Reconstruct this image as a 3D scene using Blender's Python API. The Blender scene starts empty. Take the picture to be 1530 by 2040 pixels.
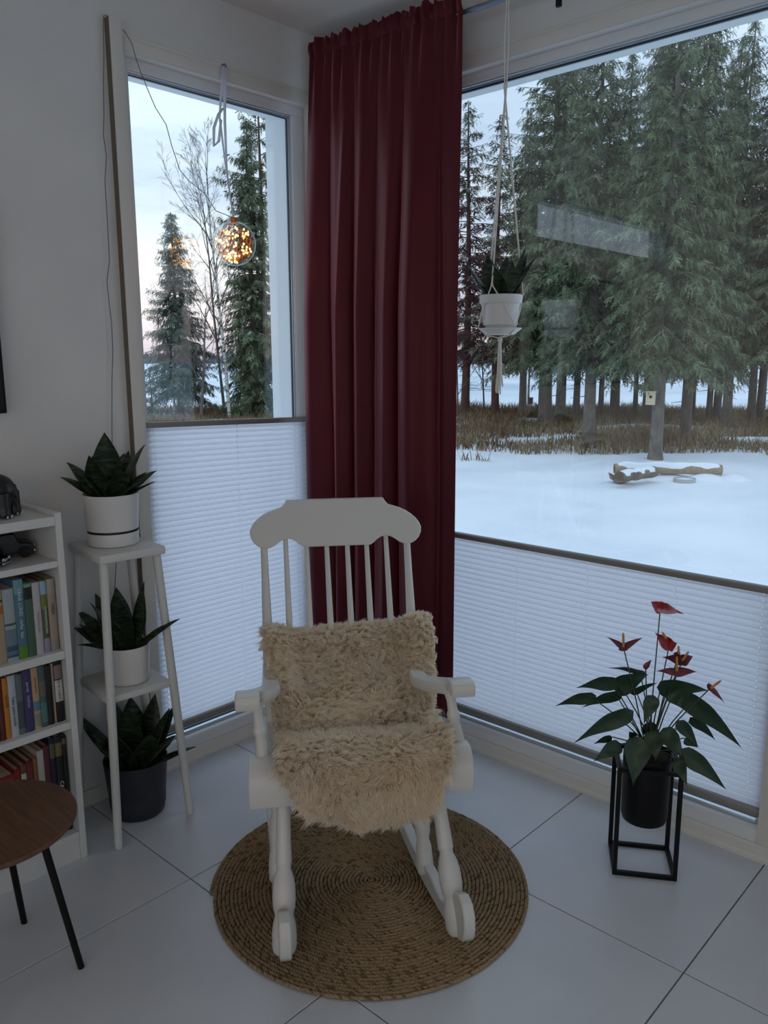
import bpy, bmesh, math, random
import numpy as np
from mathutils import Matrix, Vector, noise as mnoise

S = bpy.context.scene
COL = S.collection
PI = math.pi

def C(h):
    """sRGB hex -> linear rgb"""
    h = h.lstrip('#')
    o = []
    for i in (0, 2, 4):
        c = int(h[i:i+2], 16) / 255
        o.append(c/12.92 if c <= .04045 else ((c+.055)/1.055)**2.4)
    return tuple(o)

# ------------------------------------------------------------------ camera
H = 1.475                       # lens height above the floor (m); the lens stands at x = y = 0
YAW, PITCH, ROLL, FPX = 0.744645, 0.185681, -0.003524, 1617.0
def cam_axes():
    f = Vector((math.cos(PITCH)*math.cos(YAW), math.cos(PITCH)*math.sin(YAW), -math.sin(PITCH)))
    r = Vector((math.sin(YAW), -math.cos(YAW), 0)); u = r.cross(f)
    r2 = r*math.cos(ROLL) + u*math.sin(ROLL)
    return r2, r2.cross(f), f
AR, AU, AF = cam_axes()
cd = bpy.data.cameras.new('camera'); cam = bpy.data.objects.new('camera', cd); COL.objects.link(cam)
cam.matrix_world = Matrix(((AR.x, AU.x, -AF.x, 0), (AR.y, AU.y, -AF.y, 0), (AR.z, AU.z, -AF.z, H), (0, 0, 0, 1)))
cd.sensor_fit = 'AUTO'; cd.sensor_width = 36.0; cd.lens = FPX/2040*36.0
cd.clip_start = .05; cd.clip_end = 3000
S.camera = cam
def ray(px, py):
    return AR*((px-765)/FPX) - AU*((py-1020)/FPX) + AF
def on_z(px, py, z):
    d = ray(px, py); t = (z-H)/d.z; return Vector((d.x*t, d.y*t, z))
def on_x(px, py, x):
    d = ray(px, py); t = x/d.x; return Vector((x, d.y*t, H+d.z*t))
def on_y(px, py, y):
    d = ray(px, py); t = y/d.y; return Vector((d.x*t, y, H+d.z*t))

# ------------------------------------------------------------------ sky: dusk overcast, no sun
W = bpy.data.worlds.new('sky'); S.world = W; W.use_nodes = True
nt = W.node_tree; nt.nodes.clear()
def N(t, typ, **kw):
    n = t.nodes.new(typ)
    for k, v in kw.items():
        setattr(n, k, v)
    return n
wo = N(nt, 'ShaderNodeOutputWorld'); bg = N(nt, 'ShaderNodeBackground'); bg.inputs[1].default_value = 1.0
tc = N(nt, 'ShaderNodeTexCoord'); sx = N(nt, 'ShaderNodeSeparateXYZ'); nt.links.new(tc.outputs['Generated'], sx.inputs[0])
mp = N(nt, 'ShaderNodeMapping'); mp.inputs['Scale'].default_value = (1.6, 1.6, 15.0); nt.links.new(tc.outputs['Generated'], mp.inputs[0])
nz = N(nt, 'ShaderNodeTexNoise'); nz.inputs['Scale'].default_value = 1.0; nz.inputs['Detail'].default_value = 5; nz.inputs['Roughness'].default_value = .5
nt.links.new(mp.outputs[0], nz.inputs['Vector'])
grad = N(nt, 'ShaderNodeValToRGB'); e = grad.color_ramp.elements
e[0].position = .0; e[0].color = (.76, .64, .70, 1)
e[1].position = .5; e[1].color = (.70, .85, 1.0, 1)
for p, c in ((.03, (.92, .78, .80)), (.075, (.98, .92, .93)), (.14, (.90, .97, 1.0)), (.24, (.74, .88, 1.0))):
    q = grad.color_ramp.elements.new(p); q.color = (*c, 1)
nt.links.new(sx.outputs['Z'], grad.inputs[0])
cl = N(nt, 'ShaderNodeValToRGB'); e = cl.color_ramp.elements
e[0].position = .36; e[0].color = (.64, .71, .85, 1); e[1].position = .60; e[1].color = (1.0, 1.0, 1.0, 1)
nt.links.new(nz.outputs[0], cl.inputs[0])
mx = N(nt, 'ShaderNodeMix', data_type='RGBA', blend_type='MULTIPLY'); mx.inputs[0].default_value = 1.0
nt.links.new(grad.outputs[0], mx.inputs[6]); nt.links.new(cl.outputs[0], mx.inputs[7])
zen = N(nt, 'ShaderNodeMapRange', interpolation_type='SMOOTHSTEP')            # overcast sky: brighter towards the zenith
zen.inputs['From Min'].default_value = .15; zen.inputs['From Max'].default_value = 1.0
zen.inputs['To Min'].default_value = 1.32; zen.inputs['To Max'].default_value = 1.6
nt.links.new(sx.outputs['Z'], zen.inputs['Value']); nt.links.new(zen.outputs[0], bg.inputs[1])
nt.links.new(mx.outputs[2], bg.inputs[0]); nt.links.new(bg.outputs[0], wo.inputs[0])

# ------------------------------------------------------------------ exposure
vs = S.view_settings
vs.view_transform = 'Standard'; vs.look = 'None'; vs.gamma = 1.0; vs.use_curve_mapping = False
vs.exposure = 0.0

# ------------------------------------------------------------------ materials
MATS = {}
def pm(name, col, rough=.5, col2=None, nscale=8.0, stretch=None, bump=0.0, bscale=None, spec=.5, metal=0.0, sheen=0.0,
       trans=0.0, lo=.35, hi=.65, detail=4.0):
    """principled material with optional noise colour variation and bump, object coordinates"""
    m = bpy.data.materials.new(name); m.use_nodes = True; t = m.node_tree; b = t.nodes['Principled BSDF']
    b.inputs['Roughness'].default_value = rough; b.inputs['Metallic'].default_value = metal
    b.inputs['Specular IOR Level'].default_value = spec
    b.inputs['Base Color'].default_value = (*col, 1)
    if sheen:
        b.inputs['Sheen Weight'].default_value = sheen; b.inputs['Sheen Roughness'].default_value = .4
        b.inputs['Sheen Tint'].default_value = (*[min(1, c*3+.2) for c in col], 1)
    if col2 is not None or bump:
        tc = N(t, 'ShaderNodeTexCoord'); mp = N(t, 'ShaderNodeMapping')
        mp.inputs['Scale'].default_value = stretch or (1, 1, 1); t.links.new(tc.outputs['Object'], mp.inputs[0])
    if col2 is not None:
        n = N(t, 'ShaderNodeTexNoise'); n.inputs['Scale'].default_value = nscale; n.inputs['Detail'].default_value = detail
        t.links.new(mp.outputs[0], n.inputs['Vector'])
        r = N(t, 'ShaderNodeValToRGB'); r.color_ramp.elements[0].position = lo; r.color_ramp.elements[1].position = hi
        r.color_ramp.elements[0].color = (*col, 1); r.color_ramp.elements[1].color = (*col2, 1)
        t.links.new(n.outputs[0], r.inputs[0]); t.links.new(r.outputs[0], b.inputs['Base Color'])
    if bump:
        n2 = N(t, 'ShaderNodeTexNoise'); n2.inputs['Scale'].default_value = bscale or nscale*6; n2.inputs['Detail'].default_value = 3
        t.links.new(mp.outputs[0], n2.inputs['Vector'])
        bn = N(t, 'ShaderNodeBump'); bn.inputs['Strength'].default_value = bump; bn.inputs['Distance'].default_value = .01
        t.links.new(n2.outputs[0], bn.inputs['Height']); t.links.new(bn.outputs[0], b.inputs['Normal'])
    if trans:
        out = t.nodes['Material Output']; tr = N(t, 'ShaderNodeBsdfTranslucent'); tr.inputs[0].default_value = (*col, 1)
        ms = N(t, 'ShaderNodeMixShader'); ms.inputs[0].default_value = trans
        t.links.new(b.outputs[0], ms.inputs[1]); t.links.new(tr.outputs[0], ms.inputs[2]); t.links.new(ms.outputs[0], out.inputs[0])
    MATS[name] = m
    return m
def emit(name, col, strength):
    m = bpy.data.materials.new(name); m.use_nodes = True; t = m.node_tree
    b = t.nodes['Principled BSDF']; b.inputs['Base Color'].default_value = (*col, 1)
    b.inputs['Emission Color'].default_value = (*col, 1); b.inputs['Emission Strength'].default_value = strength
    return m
def glass(name, ior, tint=(.97, .985, .98)):
    """clear sheet glass: straight-through light plus a mirror share that grows with the angle"""
    m = bpy.data.materials.new(name); m.use_nodes = True; t = m.node_tree; t.nodes.remove(t.nodes['Principled BSDF'])
    out = t.nodes['Material Output']; f = N(t, 'ShaderNodeFresnel')
    ge = N(t, 'ShaderNodeNewGeometry'); mr = N(t, 'ShaderNodeMapRange')          # the same mirror share on either face of the sheet
    mr.inputs['To Min'].default_value = ior; mr.inputs['To Max'].default_value = 1/ior
    t.links.new(ge.outputs['Backfacing'], mr.inputs['Value']); t.links.new(mr.outputs[0], f.inputs[0])
    tr = N(t, 'ShaderNodeBsdfTransparent'); tr.inputs[0].default_value = (*tint, 1)
    gl = N(t, 'ShaderNodeBsdfGlossy'); gl.inputs['Roughness'].default_value = 0.0
    ms = N(t, 'ShaderNodeMixShader'); t.links.new(f.outputs[0], ms.inputs[0]); t.links.new(tr.outputs[0], ms.inputs[1])
    t.links.new(gl.outputs[0], ms.inputs[2]); t.links.new(ms.outputs[0], out.inputs[0])
    return m

# ------------------------------------------------------------------ mesh helpers
class MB:
    """collects vertices and faces, then becomes one mesh object"""
    def __init__(s): s.v = []; s.f = []; s.mi = []
    def add(s, vs, fs, M=None, mi=0):
        o = len(s.v)
        s.v.extend([tuple(M @ Vector(p)) for p in vs] if M is not None else [tuple(p) for p in vs])
        s.f.extend([tuple(i+o for i in f) for f in fs]); s.mi.extend([mi]*len(fs))
        return s
    def box(s, lo, hi, M=None, mi=0):
        x0, y0, z0 = lo; x1, y1, z1 = hi
        v = [(x0,y0,z0),(x1,y0,z0),(x1,y1,z0),(x0,y1,z0),(x0,y0,z1),(x1,y0,z1),(x1,y1,z1),(x0,y1,z1)]
        f = [(0,3,2,1),(4,5,6,7),(0,1,5,4),(1,2,6,5),(2,3,7,6),(3,0,4,7)]
        return s.add(v, f, M, mi)
    def rbox(s, lo, hi, r=.003, seg=2, M=None, mi=0):
        bm = bmesh.new(); bmesh.ops.create_cube(bm, size=1.0)
        for q in bm.verts:
            q.co = Vector([(lo[i]+hi[i])/2 + q.co[i]*(hi[i]-lo[i]) for i in range(3)])
        bmesh.ops.bevel(bm, geom=bm.edges[:], offset=r, segments=seg, profile=.5, affect='EDGES')
        bm.verts.index_update()
        s.add([q.co[:] for q in bm.verts], [[q.index for q in f.verts] for f in bm.faces], M, mi); bm.free()
        return s
    def tube(s, pts, r, n=8, caps=True, M=None, mi=0, up=None):
        pts = [Vector(p) for p in pts]
        rr = r if isinstance(r, (list, tuple)) else [r]*len(pts)
        vs = []; fs = []
        t0 = (pts[1]-pts[0]).normalized()
        a = Vector(up) if up else (Vector((0,0,1)) if abs(t0.z) < .9 else Vector((1,0,0)))
        nrm = (a - t0*a.dot(t0)).normalized()
        for i, p in enumerate(pts):
            t = (pts[min(i+1, len(pts)-1)] - pts[max(i-1, 0)])
            t = t.normalized() if t.length > 1e-9 else t0
            nrm = (nrm - t*nrm.dot(t)); nrm = nrm.normalized() if nrm.length > 1e-6 else t.orthogonal().normalized()
            bn = t.cross(nrm)
            for k in range(n):
                an = 2*PI*k/n
                vs.append(p + (nrm*math.cos(an) + bn*math.sin(an))*rr[i])
        for i in range(len(pts)-1):
            for k in range(n):
                k2 = (k+1) % n
                fs.append((i*n+k, i*n+k2, (i+1)*n+k2, (i+1)*n+k))
        if caps:
            fs.append(tuple(range(n-1, -1, -1))); o = (len(pts)-1)*n; fs.append(tuple(range(o, o+n)))
        return s.add(vs, fs, M, mi)
    def lathe(s, prof, n=32, M=None, mi=0):
        """prof: (radius, z) list; radius 0 closes"""
        vs = []; fs = []; idx = []
        for r, z in prof:
            if r <= 1e-6:
                idx.append([len(vs)]); vs.append((0, 0, z))
            else:
                idx.append(list(range(len(vs), len(vs)+n)))
                vs.extend([(r*math.cos(2*PI*k/n), r*math.sin(2*PI*k/n), z) for k in range(n)])
        for a, b in zip(idx, idx[1:]):
            for k in range(n):
                k2 = (k+1) % n
                if len(a) == 1 and len(b) == 1: continue
                if len(a) == 1: fs.append((a[0], b[k2], b[k]))
                elif len(b) == 1: fs.append((a[k], a[k2], b[0]))
                else: fs.append((a[k], a[k2], b[k2], b[k]))
        return s.add(vs, fs, M, mi)
    def turned(s, p0, p1, prof, n=16, M=None):
        """a turned stick from p0 to p1; prof: (t 0..1, radius)"""
        p0 = Vector(p0); p1 = Vector(p1)
        pts = [p0.lerp(p1, t) for t, r in prof]
        return s.tube(pts, [r for t, r in prof], n, True, M)
    def prism(s, out, d0, d1, M=None, mi=0, bev=0.0):
        """outline in XZ, extruded along Y from d0 to d1; bev insets both rims"""
        n = len(out); c = (sum(p[0] for p in out)/n, sum(p[1] for p in out)/n)
        if bev:
            o = [Vector(p) for p in out]; ins = []
            area = sum(o[i].x*o[(i+1)%n].y - o[(i+1)%n].x*o[i].y for i in range(n)); sg = 1 if area > 0 else -1
            for i in range(n):
                a = (o[i]-o[i-1]); b = (o[(i+1)%n]-o[i]); t = (a.normalized()+b.normalized())
                t = t.normalized() if t.length > 1e-6 else a.normalized()
                ins.append(o[i] + Vector((-t.y, t.x))*sg*bev)
            rings = [(ins, d0), (o, d0+bev), (o, d1-bev), (ins, d1)]
        else:
            rings = [(out, d0), (out, d1)]
        vs = [(p[0], d, p[1]) for r, d in rings for p in r]; fs = []
        for k in range(len(rings)-1):
            for i in range(n):
                j = (i+1) % n; fs.append((k*n+i, k*n+j, (k+1)*n+j, (k+1)*n+i))
        fs.append(tuple(range(n-1, -1, -1))); o2 = (len(rings)-1)*n; fs.append(tuple(range(o2, o2+n)))
        return s.add(vs, fs, M, mi)
    def grid(s, fn, nu, nv, M=None, mi=0):
        vs = [fn(i/nu, j/nv) for j in range(nv+1) for i in range(nu+1)]
        fs = [(j*(nu+1)+i, j*(nu+1)+i+1, (j+1)*(nu+1)+i+1, (j+1)*(nu+1)+i) for j in range(nv) for i in range(nu)]
        return s.add(vs, fs, M, mi)
    def ball(s, c, r, nu=16, nv=10, M=None, mi=0):
        rx, ry, rz = r if isinstance(r, (tuple, list)) else (r, r, r)
        prof = [(math.sin(PI*j/nv), -math.cos(PI*j/nv)) for j in range(nv+1)]
        T = Matrix.Translation(Vector(c)) @ Matrix.Diagonal((rx, ry, rz, 1))
        return s.lathe([(a if 0 < j < nv else 0, b) for j, (a, b) in enumerate(prof)], nu, (M @ T) if M is not None else T, mi)
    def mesh(s, name, mats, smooth=True, angle=35, fixn=True):
        me = bpy.data.meshes.new(name); me.from_pydata(s.v, [], s.f); me.update()
        for m in (mats if isinstance(mats, (list, tuple)) else [mats]): me.materials.append(m)
        if any(s.mi): me.polygons.foreach_set('material_index', s.mi)
        if fixn:
            bm = bmesh.new(); bm.from_mesh(me); bmesh.ops.recalc_face_normals(bm, faces=bm.faces); bm.to_mesh(me); bm.free()
        if smooth:
            me.polygons.foreach_set('use_smooth', [True]*len(me.polygons)); me.set_sharp_from_angle(angle=math.radians(angle))
        return me

MW = {}                                                     # world matrices of the roots
def link(o): COL.objects.link(o); return o
def tag(o, label=None, cat=None, group=None, kind=None):
    if label: o['label'] = label
    if cat: o['category'] = cat
    if group: o['group'] = group
    if kind: o['kind'] = kind
    return o
def thing(name, label, cat, loc=(0,0,0), rz=0.0, group=None, kind=None):
    o = link(bpy.data.objects.new(name, None)); o.empty_display_size = .05
    o.location = loc; o.rotation_euler = (0, 0, rz)
    MW[o.name] = Matrix.Translation(Vector(loc)) @ Matrix.Rotation(rz, 4, 'Z')
    return tag(o, label, cat, group, kind)
def part(name, mb, mat, parent, label=None, world=False, kind=None, smooth=True, angle=35, fixn=True):
    """a mesh child; vertices in the parent's frame, or in the room's frame when world=True"""
    if world and parent is not None:
        I = MW[parent.name].inverted(); mb.v = [tuple(I @ Vector(p)) for p in mb.v]
    o = link(bpy.data.objects.new(name, mb.mesh(name, mat, smooth, angle, fixn)))
    if parent is not None:
        o.parent = parent; MW[o.name] = MW[parent.name].copy()
    else:
        MW[o.name] = Matrix.Identity(4)
    return tag(o, label, None, None, kind)
def struct(name, mb, mat, parent=None, **kw):
    o = part(name, mb, mat, parent, **kw)
    if parent is None: o['kind'] = 'structure'
    return o
def dup(o, parent=None, label=None, group=None):
    """a copy of a thing, its parts and their sub-parts, sharing meshes"""
    c = link(o.copy()); c.parent = parent
    if label: c['label'] = label
    if group: c['group'] = group
    for ch in list(o.children): dup(ch, c)
    return c
def text(name, body, mat, parent, M, size, extrude=0.0002):
    cu = bpy.data.curves.new(name, 'FONT'); cu.body = body; cu.size = size; cu.align_x = 'CENTER'; cu.align_y = 'CENTER'; cu.extrude = extrude
    cu.resolution_u = 2; cu.materials.append(mat)
    f = link(bpy.data.objects.new(name, cu)); dg = bpy.context.evaluated_depsgraph_get()
    me = bpy.data.meshes.new_from_object(f.evaluated_get(dg)); bpy.data.objects.remove(f)
    o = link(bpy.data.objects.new(name, me)); o.parent = parent; o.matrix_local = M
    return o
def rot(axis, a): return Matrix.Rotation(a, 4, axis)
def T(x, y, z): return Matrix.Translation((x, y, z))
# ================================================================== ROOM SHELL
M_wall = pm('wall_paint', C('e3e0da'), .85, C('dcd9d3'), 3.0, bump=.03, bscale=220)
M_ceil = pm('ceiling_paint', C('e4e0da'), .9, bump=.03, bscale=160)
M_trim = pm('white_trim', C('e0dbd1'), .5)
M_edge = pm('dark_casing_edge', C('75685a'), .8)  # dark brown, for a thin strip down the left side of the casing
M_frame = pm('window_frame_white', C('e2e3e2'), .32)
M_alu = pm('aluminium_bead', C('c9d2da'), .28, metal=.6)
M_gasket = pm('dark_gasket', C('2b3a4c'), .5)
M_ext = pm('exterior_white', C('dfe4e6'), .6)
M_glass = glass('window_glass', 1.95)
M_glassn = glass('narrow_window_glass', 1.55)
M_glass2 = glass('plain_glass', 1.45)
M_grout = pm('grout', C('6f6f6c'), .9)
M_tile = pm('grey_floor_tile', C('d0d3d6'), .32, C('d8dadc'), 3.5, bump=.04, bscale=90, detail=8)

XR, YL, ZC = 2.374, 2.45, 2.672           # inner faces of the right and left walls, ceiling
XO, YO = 2.56, 2.63                       # outer faces
X0, Y0 = -3.2, -3.6                       # far corner of the room behind the lens

# floor: a grout bed and every tile as a part
fb = MB().box((X0, Y0, -.2), (XO, YO, -.004))
floor_o = struct('floor', fb, M_grout, smooth=False)
PIT, JX, JY, GAP = .6015, 1.173, 1.848, .0035
tile_meshes = {}
def tile_mesh(w, d):
    k = (round(w, 3), round(d, 3))
    if k not in tile_meshes:
        tile_meshes[k] = MB().rbox((0, 0, -.012), (w, d, 0), .0012, 1).mesh('tile', M_tile, True, 30)
    return tile_meshes[k]
for i in range(-9, 3):
    for j in range(-10, 2):
        xa = max(JX+PIT*i+GAP/2, X0); xb = min(JX+PIT*(i+1)-GAP/2, XR-.002)
        ya = max(JY+PIT*j+GAP/2, Y0); yb = min(JY+PIT*(j+1)-GAP/2, YL-.002)
        if xb-xa < .03 or yb-ya < .03: continue
        o = link(bpy.data.objects.new('tile', tile_mesh(xb-xa, yb-ya))); o.parent = floor_o; o.location = (xa, ya, 0)

# ceiling
struct('ceiling', MB().box((X0-.2, Y0-.2, ZC), (XO, YO, ZC+.2)), M_ceil, smooth=False)

def wall_y(name, y0, y1, xa, xb, holes, mat):
    """wall along x between y0 and y1 with rectangular holes (x0,x1,z0,z1)"""
    mb = MB(); xs = sorted({xa, xb, *[h[0] for h in holes], *[h[1] for h in holes]})
    for p, q in zip(xs, xs[1:]):
        hs = sorted([(h[2], h[3]) for h in holes if h[0] <= p+1e-6 and h[1] >= q-1e-6]); z = -.2
        for a, b in hs:
            if a > z+1e-6: mb.box((p, y0, z), (q, y1, a))
            z = b
        if z < ZC: mb.box((p, y0, z), (q, y1, ZC))
    return struct(name, mb, mat, smooth=False)
def wall_x(name, x0, x1, ya, yb, holes, mat):
    mb = MB(); ys = sorted({ya, yb, *[h[0] for h in holes], *[h[1] for h in holes]})
    for p, q in zip(ys, ys[1:]):
        hs = sorted([(h[2], h[3]) for h in holes if h[0] <= p+1e-6 and h[1] >= q-1e-6]); z = -.2
        for a, b in hs:
            if a > z+1e-6: mb.box((x0, p, z), (x1, q, a))
            z = b
        if z < ZC: mb.box((x0, p, z), (x1, q, ZC))
    return struct(name, mb, mat, smooth=False)
# openings
LW = (1.467, 2.246, .05, 2.418)           # left window (x0,x1,z0,z1)
RW = (.672, 2.19, .05, 2.432)             # right window (y0,y1,z0,z1)
CW = (-.73, .98, 2.11, 2.335)             # narrow high window further along the left wall
wall_y('wall_left', YL, YO, X0, XO, [LW, CW], M_wall)
wall_x('wall_right', XR, XO, Y0, YL, [RW], M_wall)
BW = (-2.9, .6, .3, 2.35)
SW = (-2.6, 1.2, .3, 2.35)
wall_y('wall_back', Y0-.2, Y0, X0-.2, XO, [BW], M_wall)
wall_x('wall_side', X0-.2, X0, Y0, YO, [SW], M_wall)

# exterior linings of the two openings: white boards that close the reveal outside the panes
GY, GX = 2.495, 2.42                      # pane planes
def left_window():
    x0, x1, z0, z1 = LW
    w = thing('window_1', None, None, ((x0+x1)/2, YL, z0), kind='structure')
    f = MB()
    f.rbox((x0-.02, 2.478, z1-.036), (x1, 2.52, z1+.02), .004)          # head of the frame
    f.rbox((x1-.064, 2.4785, z0), (x1+.02, 2.5195, z1-.035), .004)             # right stile
    f.rbox((x0-.02, 2.4785, z0), (x0+.034, 2.5195, z1-.035), .004)             # left stile
    part('frame', f, M_frame, w, world=True)
    s = MB()                                                            # deep bottom rail with a rounded top
    s.prism([(2.446, .05), (2.446, .082), (2.449, .088), (2.456, .092), (2.47, .095), (2.52, .099), (2.52, .05)], x0, x1,
            Matrix(((0,1,0,0),(1,0,0,0),(0,0,1,0),(0,0,0,1))))
    part('bottom_rail', s, M_frame, w, world=True, angle=50)
    b = MB()
    for d, t in ((.0, .004), (.0075, .003)):
        b.rbox((x0+.03, 2.484+d*.6, z1-.040-d), (x1-.06, 2.494, z1-.036-d+t*.3), .001, 1)
        b.rbox((x1-.068-d, 2.484+d*.6, .1), (x1-.064-d+t*.3, 2.494, z1-.036), .001, 1)
    b.rbox((x0+.03, 2.472, .095), (x1-.06, 2.494, .107), .002)
    part('glazing_bead', b, M_alu, w, world=True)
    g = MB().box((x0+.03, 2.492, z1-.050), (x1-.066, 2.500, z1-.0445)); g.box((x1-.0785, 2.492, .1), (x1-.0735, 2.5, z1-.046)); g.box((x0+.03, 2.491, .107), (x1-.066, 2.5, .111))
    part('gasket', g, M_gasket, w, world=True, smooth=False)
    part('pane', MB().box((x0+.02, GY, .09), (x1-.05, GY+.006, z1-.02)), M_glassn, w, world=True, smooth=False)
    l = MB()                                                            # white inner lining
    l.box((x0, YL-.008, z1-.003), (x1, 2.478, z1)); l.box((x1-.003, YL-.008, z0), (x1, 2.478, z1)); l.box((x0, YL-.008, z0), (x0+.003, 2.478, z1))
    part('lining', l, M_frame, w, world=True, smooth=False)
    e = MB()
    e.prism([(2.502, z1-.041), (2.502, z1+.06), (YO+.012, z1+.06), (YO+.012, z1-.015)], x0-.05, x1+.06, Matrix(((0,1,0,0),(1,0,0,0),(0,0,1,0),(0,0,0,1))))
    e.box((x1-.064, 2.502, z0-.05), (x1+.06, YO+.004, z1+.02)); e.box((x0-.05, 2.502, z0-.05), (x0+.02, YO+.004, z1+.02)); e.box((x0-.05, 2.502, z0-.07), (x1+.06, YO+.03, z0+.03))
    part('exterior_lining', e, M_ext, w, world=True, smooth=False)
    c = MB()
    c.rbox((x0-.054, 2.422, .05), (x0-.010, YL+.02, 2.5), .003)
    part('casing', c, M_trim, w, world=True)
    part('casing_edge', MB().box((x0-.0555, 2.425, .05), (x0-.0535, YL, 2.497)), M_edge, w, world=True, smooth=False, label='dark brown edge of the casing')
    c = MB(); c.rbox((x0, YL-.011, z1), (x1+.045, YL+.02, z1+.038), .003); c.rbox((x0, YL-.006, z1+.038), (x1+.045, YL+.02, z1+.052), .003)
    part('casing', c, M_trim, w, world=True)
    c = MB(); c.rbox((x1, YL-.011, .05), (x1+.045, YL+.02, z1), .003)
    part('casing', c, M_trim, w, world=True)
    return w
left_window()
def right_window():
    y0, y1, z0, z1 = RW
    w = thing('window_2', None, None, (XR, (y0+y1)/2, z0), kind='structure')
    f = MB()
    f.rbox((2.404, y0, z1-.034), (2.446, y1+.02, z1+.02), .004)
    f.rbox((2.4045, y1-.04, z0), (2.4455, y1+.02, z1-.033), .004)
    f.rbox((2.4045, y0-.02, z0), (2.4455, y0+.022, z1-.033), .004)
    part('frame', f, M_frame, w, world=True)
    s = MB(); s.prism([(2.372, .05), (2.372, .082), (2.375, .088), (2.382, .092), (2.396, .095), (2.446, .099), (2.446, .05)], y0, y1)
    part('bottom_rail', s, M_frame, w, world=True, angle=50)
    b = MB()
    for d in (0, .0085):
        b.rbox((2.410+d*.6, y0+.02, z1-.038-d), (2.42, y1-.03, z1-.033-d), .001, 1)
    b.rbox((2.398, y0+.02, .095), (2.42, y1-.03, .107), .002)
    part('glazing_bead', b, M_alu, w, world=True)
    g = MB().box((2.417, y0+.02, z1-.052), (2.425, y1-.03, z1-.0465)); g.box((2.416, y0+.02, .107), (2.425, y1-.03, .111))
    part('gasket', g, M_gasket, w, world=True, smooth=False)
    part('pane', MB().box((GX, y0+.01, .09), (GX+.006, y1-.02, z1-.02)), M_glass, w, world=True, smooth=False)
    l = MB()
    l.box((XR-.008, y0, z1-.003), (2.404, y1, z1)); l.box((XR-.008, y1-.003, z0), (2.404, y1, z1)); l.box((XR-.008, y0, z0), (2.404, y0+.003, z1))
    part('lining', l, M_frame, w, world=True, smooth=False)
    e = MB()
    e.prism([(2.428, z1-.043), (2.428, z1+.06), (XO+.012, z1+.06), (XO+.012, z1-.017)], y0-.05, y1+.06)
    e.box((2.428, y1-.03, z0-.05), (XO+.004, y1+.06, z1+.02)); e.box((2.428, y0-.06, z0-.05), (XO+.004, y0+.01, z1+.02)); e.box((2.428, y0-.05, z0-.07), (XO+.03, y1+.06, z0+.03))
    part('exterior_lining', e, M_ext, w, world=True, smooth=False)
    c = MB(); c.rbox((XR-.011, y0-.05, .05), (XR+.02, y0, 2.5), .003); part('casing', c, M_trim, w, world=True)
    c = MB(); c.rbox((XR-.011, y0, z1), (XR+.02, y1+.045, z1+.038), .003); c.rbox((XR-.006, y0, z1+.038), (XR+.02, y1+.045, z1+.052), .003); part('casing', c, M_trim, w, world=True)
    c = MB(); c.rbox((XR-.011, y1, .05), (XR+.02, y1+.045, z1), .003); part('casing', c, M_trim, w, world=True)
right_window()
def plain_window(name, mk, frame_boxes, pane):
    w = thing(name, None, None, mk, kind='structure')
    f = MB()
    for lo, hi in frame_boxes: f.rbox(lo, hi, .004)
    part('frame', f, M_frame, w, world=True)
    part('pane', MB().box(*pane), M_glass2, w, world=True, smooth=False)
x0, x1, z0, z1 = CW
plain_window('window_3', (x0, YL, z0), [((x0, 2.50, z0), (x1, 2.53, z0+.02)), ((x0, 2.50, z1-.02), (x1, 2.53, z1)), ((x0, 2.5, z0), (x0+.02, 2.53, z1)), ((x1-.02, 2.5, z0), (x1, 2.53, z1))],
             ((x0+.01, 2.51, z0+.01), (x1-.01, 2.516, z1-.01)))
x0, x1, z0, z1 = BW
plain_window('window_4', (x0, Y0, z0), [((x0, Y0-.12, z0), (x1, Y0-.06, z0+.06)), ((x0, Y0-.12, z1-.06), (x1, Y0-.06, z1)), ((x0, Y0-.12, z0), (x0+.06, Y0-.06, z1)), ((x1-.06, Y0-.12, z0), (x1, Y0-.06, z1)), ((-1.23, Y0-.12, z0), (-1.17, Y0-.06, z1))],
             ((x0+.02, Y0-.1, z0+.02), (x1-.02, Y0-.094, z1-.02)))
y0, y1, z0, z1 = SW
plain_window('window_5', (X0, y0, z0), [((X0-.12, y0, z0), (X0-.06, y1, z0+.06)), ((X0-.12, y0, z1-.06), (X0-.06, y1, z1)), ((X0-.12, y0, z0), (X0-.06, y0+.06, z1)), ((X0-.12, y1-.06, z0), (X0-.06, y1, z1)), ((X0-.12, -.53, z0), (X0-.06, -.47, z1))],
             ((X0-.1, y0+.02, z0+.02), (X0-.094, y1-.02, z1-.02)))

# a warm ceiling lamp, out of view behind the lens
M_shade = emit('warm_lamp_shade', (1.0, .60, .30), 22.0)
pl_ = thing('pendant_lamp', 'warm white globe lamp hanging from the ceiling behind the viewer', 'lamp', (-1.7, -.9, 1.95))
part('globe', MB().ball((0, 0, 0), .14, 32, 20), M_shade, pl_)
part('flex', MB().tube([(0, 0, .135), (0, 0, ZC-1.95)], .004, 8), M_gasket, pl_)

# skirting with a small groove and shoe
def skirting(name, along, a, b):
    prof = [(0, 0), (-.018, 0), (-.018, .010), (-.012, .018), (-.012, .044), (-.008, .05), (0, .05)]
    mb = MB()
    if along == 'x': mb.prism([(YL+p[0], p[1]) for p in prof], a, b, Matrix(((0,1,0,0),(1,0,0,0),(0,0,1,0),(0,0,0,1))))
    else: mb.prism([(XR+p[0], p[1]) for p in prof], a, b)
    struct(name, mb, M_trim, angle=20)
skirting('baseboard_left', 'x', X0, XR-.012)
skirting('baseboard_right', 'y', Y0, YL-.012)
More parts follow.
